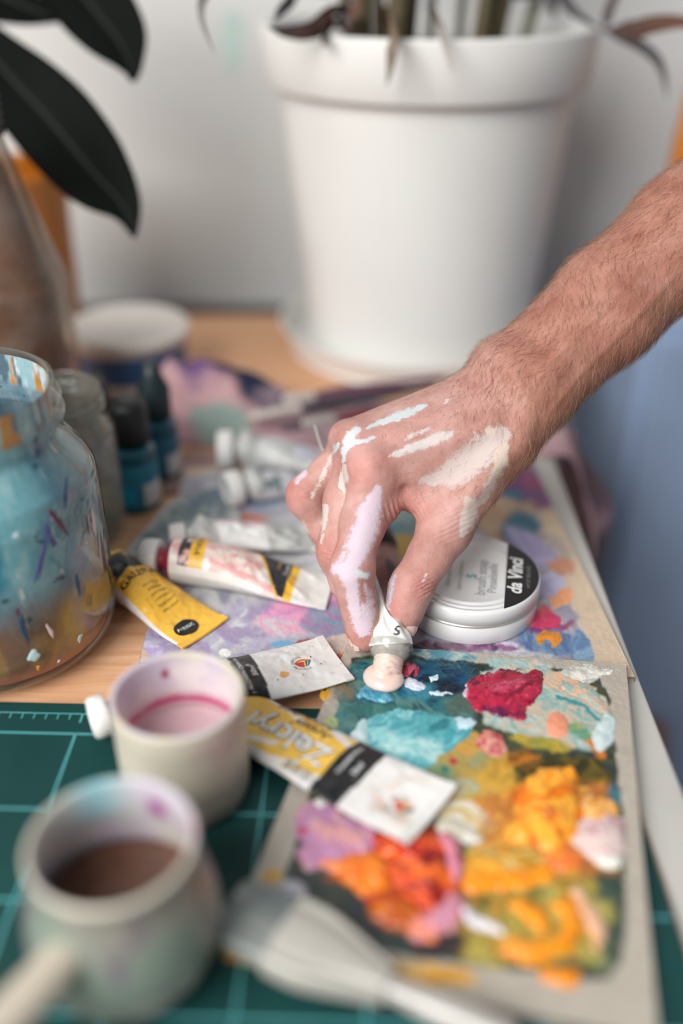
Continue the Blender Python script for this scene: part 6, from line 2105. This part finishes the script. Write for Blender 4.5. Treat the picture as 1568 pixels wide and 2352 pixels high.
pl = thing("plant", "spiky potted plant with brown drooping leaves, growing in the white pot", "plant", "house plants")
M_STEM = vcol("cane_stem", 0.6, jit=0.15, jscale=200)
def stem(px0, py0, px1, py1, y, r, c):
    """a cane from the soil up; photo columns give the lean"""
    def at(px, py):
        q = ray(px, py)
        return np.array([0, 0, CAM_H]) + q * (y / q[1])
    a, b = at(px0, py0), at(px1, py1)
    d = (b - a) / max(b[2] - a[2], 1e-3)
    a = a - d * (a[2] - 0.255)
    b = a + d * 0.34
    tube_mesh("stem", [a, (a + b) / 2 + np.array([.002, 0, 0]), b], [r, r * .95, r * .85], M_STEM, pl, colfn=lambda u, t, V: mixc(const(len(u), c), const(len(u), (86, 74, 48)), smooth(.45, .6, fbm(u * 14, t * .6, seed=int(px0)))))
for args in [(800, 90, 790, 0, .90, .005, (92, 96, 56)), (830, 95, 828, 0, .88, .0075, (70, 66, 44)), (868, 95, 866, 0, .93, .006, (96, 68, 58)), (905, 98, 915, 0, .87, .0095, (54, 56, 40)), (938, 98, 945, 0, .90, .006, (70, 62, 44)), (985, 100, 990, 0, .93, .004, (92, 98, 66)), (1100, 98, 1115, 0, .90, .007, (76, 72, 46)), (1130, 98, 1150, 0, .92, .009, (62, 66, 44)), (1205, 95, 1228, 0, .93, .0045, (84, 92, 60)), (1055, 98, 1060, 0, .96, .004, (110, 112, 96))]:
    stem(*args)
def strap(pts, w, c1, c2):
    """narrow bent leaf: rows of (px, py, distance)"""
    P_ = []
    for (px, py, y) in pts:
        q = ray(px, py)
        P_.append(np.array([0, 0, CAM_H]) + q * (y / q[1]))
    C = spline(P_, 26)
    T = np.gradient(C, axis=0)
    T /= np.linalg.norm(T, axis=1)[:, None]
    sd = np.cross(T, np.array([0.25, 1.0, 0.2]))
    sd /= np.linalg.norm(sd, axis=1)[:, None]
    nn = np.cross(sd, T)
    t = np.linspace(0, 1, 26)
    hw = w * np.clip(np.minimum(t / 0.2, 1) * (1 - t ** 3), 0.04, 1)
    V = []
    for k in (-1, -.5, 0, .5, 1):
        V.append(C + sd * (hw * k)[:, None] + nn * (hw * 0.35 * abs(k))[:, None])
    top = np.stack(V, 1).reshape(-1, 3)
    low = top - np.repeat(nn, 5, 0) * 0.0006
    Fg = grid_faces(26, 5)
    n = len(top)
    rim = [i * 5 for i in range(26)] + [25 * 5 + j for j in range(1, 5)] + [i * 5 + 4 for i in range(24, -1, -1)] + [j for j in range(3, 0, -1)]
    m = len(rim)
    F = [tuple(f) for f in Fg] + [tuple(f[::-1] + n) for f in Fg] + [(rim[k], rim[(k + 1) % m], n + rim[(k + 1) % m], n + rim[k]) for k in range(m)]
    cc = mixc(const(n, c1), const(n, c2), np.repeat(t, 5))
    mk("leaf", np.vstack([top, low]), F, M_LEAFV, pl, np.vstack([cc, cc]))
M_LEAFV = vcol("dry_strap_leaf", 0.55, jit=0.1, jscale=120)
BR, DK, GR = (104, 66, 48), (58, 56, 60), (120, 118, 112)
strap([(850, 20, .90), (700, -60, .86), (560, -90, .80), (475, -20, .76), (462, 40, .745), (492, 122, .74)], .0045, DK, GR)
strap([(840, 70, .90), (780, 30, .84), (720, 70, .80), (660, 75, .79), (615, 62, .785)], .0075, BR, DK)
strap([(800, 90, .90), (765, 40, .86), (740, 90, .80), (750, 100, .79)], .006, DK, DK)
strap([(760, -10, .88), (700, -20, .84), (650, 20, .80), (628, 48, .79)], .005, DK, DK)
strap([(880, 60, .88), (890, 30, .82), (900, 90, .765), (896, 150, .758), (888, 200, .755)], .0052, (110, 72, 48), (120, 118, 104))
strap([(990, 70, .90), (985, 10, .84), (1010, 60, .78), (1025, 120, .762), (1042, 170, .758)], .0028, (90, 62, 50), (170, 164, 156))
strap([(1100, 0, .92), (1260, -20, .90), (1320, 30, .88), (1385, 72, .87)], .005, DK, DK)
strap([(1385, 70, .87), (1450, 72, .85), (1500, 58, .84), (1568, 52, .83), (1640, 70, .82)], .0075, (84, 70, 66), (112, 66, 38))
strap([(1385, 70, .87), (1430, 85, .86), (1490, 120, .85), (1520, 160, .845), (1532, 225, .84)], .0048, DK, DK)
strap([(1385, 70, .87), (1400, 20, .88), (1420, -40, .90), (1380, -120, .92)], .004, DK, BR)
strap([(1250, -30, .94), (1265, 10, .93), (1270, 25, .925), (1275, 40, .92)], .004, DK, DK)
strap([(830, -20, .86), (805, 40, .82), (800, 70, .80), (790, 20, .80)], .005, BR, DK)

# ------------------------------------------------------------------ mustard pot and rubber plant
mp_ = lathe("flower_pot", smooth_prof([(0.0, 0.001), (0.062, 0.001), (0.066, 0.006), (0.068, 0.05), (0.0695, 0.12), (0.071, 0.168), (0.069, 0.171), (0.0665, 0.168), (0.0655, 0.14), (0.0, 0.138)], 6), (-0.310, 0.882, 0.0), plain("mustard_glaze", (166, 98, 18), 0.4, var=0.05), n=72)
tag(mp_, "mustard yellow plant pot behind the glass bottle at the left edge", "flower pot", "plant pots")
rp = thing("plant", "rubber plant with big dark leaves hanging in at the upper left", "plant", "house plants")
M_RUBBER = plain("rubber_leaf", (13, 17, 14), 0.7, var=0.12, scale=14, spec=0.12)
M_RIB = plain("leaf_midrib", (18, 23, 19), 0.6)
def big_leaf(pts, halfw, zc, tiltv):
    """pts: midrib in photo positions; halfw in px at matching stations (left, right)"""
    n = 40
    mid = spline([(a, b) for a, b in pts], n)
    lw = np.interp(np.linspace(0, 1, n), np.linspace(0, 1, len(halfw)), [h[0] for h in halfw])
    rw = np.interp(np.linspace(0, 1, n), np.linspace(0, 1, len(halfw)), [h[1] for h in halfw])
    lw = np.convolve(np.pad(lw, 3, 'edge'), np.ones(7) / 7, 'valid')
    rw = np.convolve(np.pad(rw, 3, 'edge'), np.ones(7) / 7, 'valid')
    lw[-1] = rw[-1] = 1.0
    dT = np.gradient(mid, axis=0)
    dT /= np.linalg.norm(dT, axis=1)[:, None]
    nr = np.stack([dT[:, 1], -dT[:, 0]], -1)
    V = []
    m = 13
    for i in range(n):
        for j in range(m):
            k = -1 + 2 * j / (m - 1)
            off = nr[i] * (k * (rw[i] if k > 0 else lw[i]))
            z = zc + tiltv * (i / (n - 1) - .5) - 0.030 * abs(k) * min(1, (rw[i] + lw[i]) / 150) * 0.6
            V.append(D(mid[i, 0] + off[0], mid[i, 1] + off[1], z))
    V = np.array(V)
    view = np.array([D(784, 1176, 1.0) - np.array([0, 0, CAM_H])])
    low = V + view / np.linalg.norm(view) * 0.0012
    F1 = grid_faces(n, m)
    rim = [i * m for i in range(n)] + [(n - 1) * m + j for j in range(1, m)] + [i * m + m - 1 for i in range(n - 2, -1, -1)] + [j for j in range(m - 2, 0, -1)]
    q = n * m
    r_ = len(rim)
    F = [tuple(f) for f in F1] + [tuple(f[::-1] + q) for f in F1] + [(rim[k], rim[(k + 1) % r_], q + rim[(k + 1) % r_], q + rim[k]) for k in range(r_)]
    lf = mk("leaf", np.vstack([V, low]), F, M_RUBBER, rp)
    mr_ = V.reshape(n, m, 3)[:, m // 2]
    tube_mesh("midrib", mr_[::4], [0.0018, 0.0015, 0.0006], M_RIB, lf, nseg=8, n=30)
    return mr_
la = big_leaf([(-95, 20), (0, 150), (110, 270), (210, 390), (280, 470), (304, 528), (306, 546)], [(20, 20), (72, 72), (98, 102), (98, 104), (74, 78), (26, 32), (8, 9), (3, 3)], .74, -.05)
lb = big_leaf([(40, -230), (120, -110), (200, 0), (270, 90), (300, 150), (306, 188)], [(20, 20), (74, 78), (88, 100), (66, 76), (26, 28), (5, 5)], .76, -.03)
lc = big_leaf([(-260, -130), (-150, -70), (-20, -20), (70, 20), (140, 46)], [(20, 20), (62, 70), (72, 74), (40, 40), (5, 5)], .78, 0.0)
root_ = np.array([-0.310, 0.882, 0.138])
tube_mesh("stem", [root_, root_ + np.array([0.0, -0.03, 0.16]), root_ + np.array([0.02, -0.08, 0.30]), lb[0]], [0.006, 0.0055, 0.005, 0.003], plain("rubber_stem", (70, 62, 48), 0.6), rp)
for q in (la, lc):
    tube_mesh("petiole", [root_ + np.array([0.01, -0.055, 0.23]), (q[0] + root_ + np.array([0.01, -0.055, 0.23])) / 2 + np.array([0, 0, .02]), q[0]], [0.0035, 0.003, 0.0022], plain("leaf_stalk", (64, 66, 48), 0.5), rp)
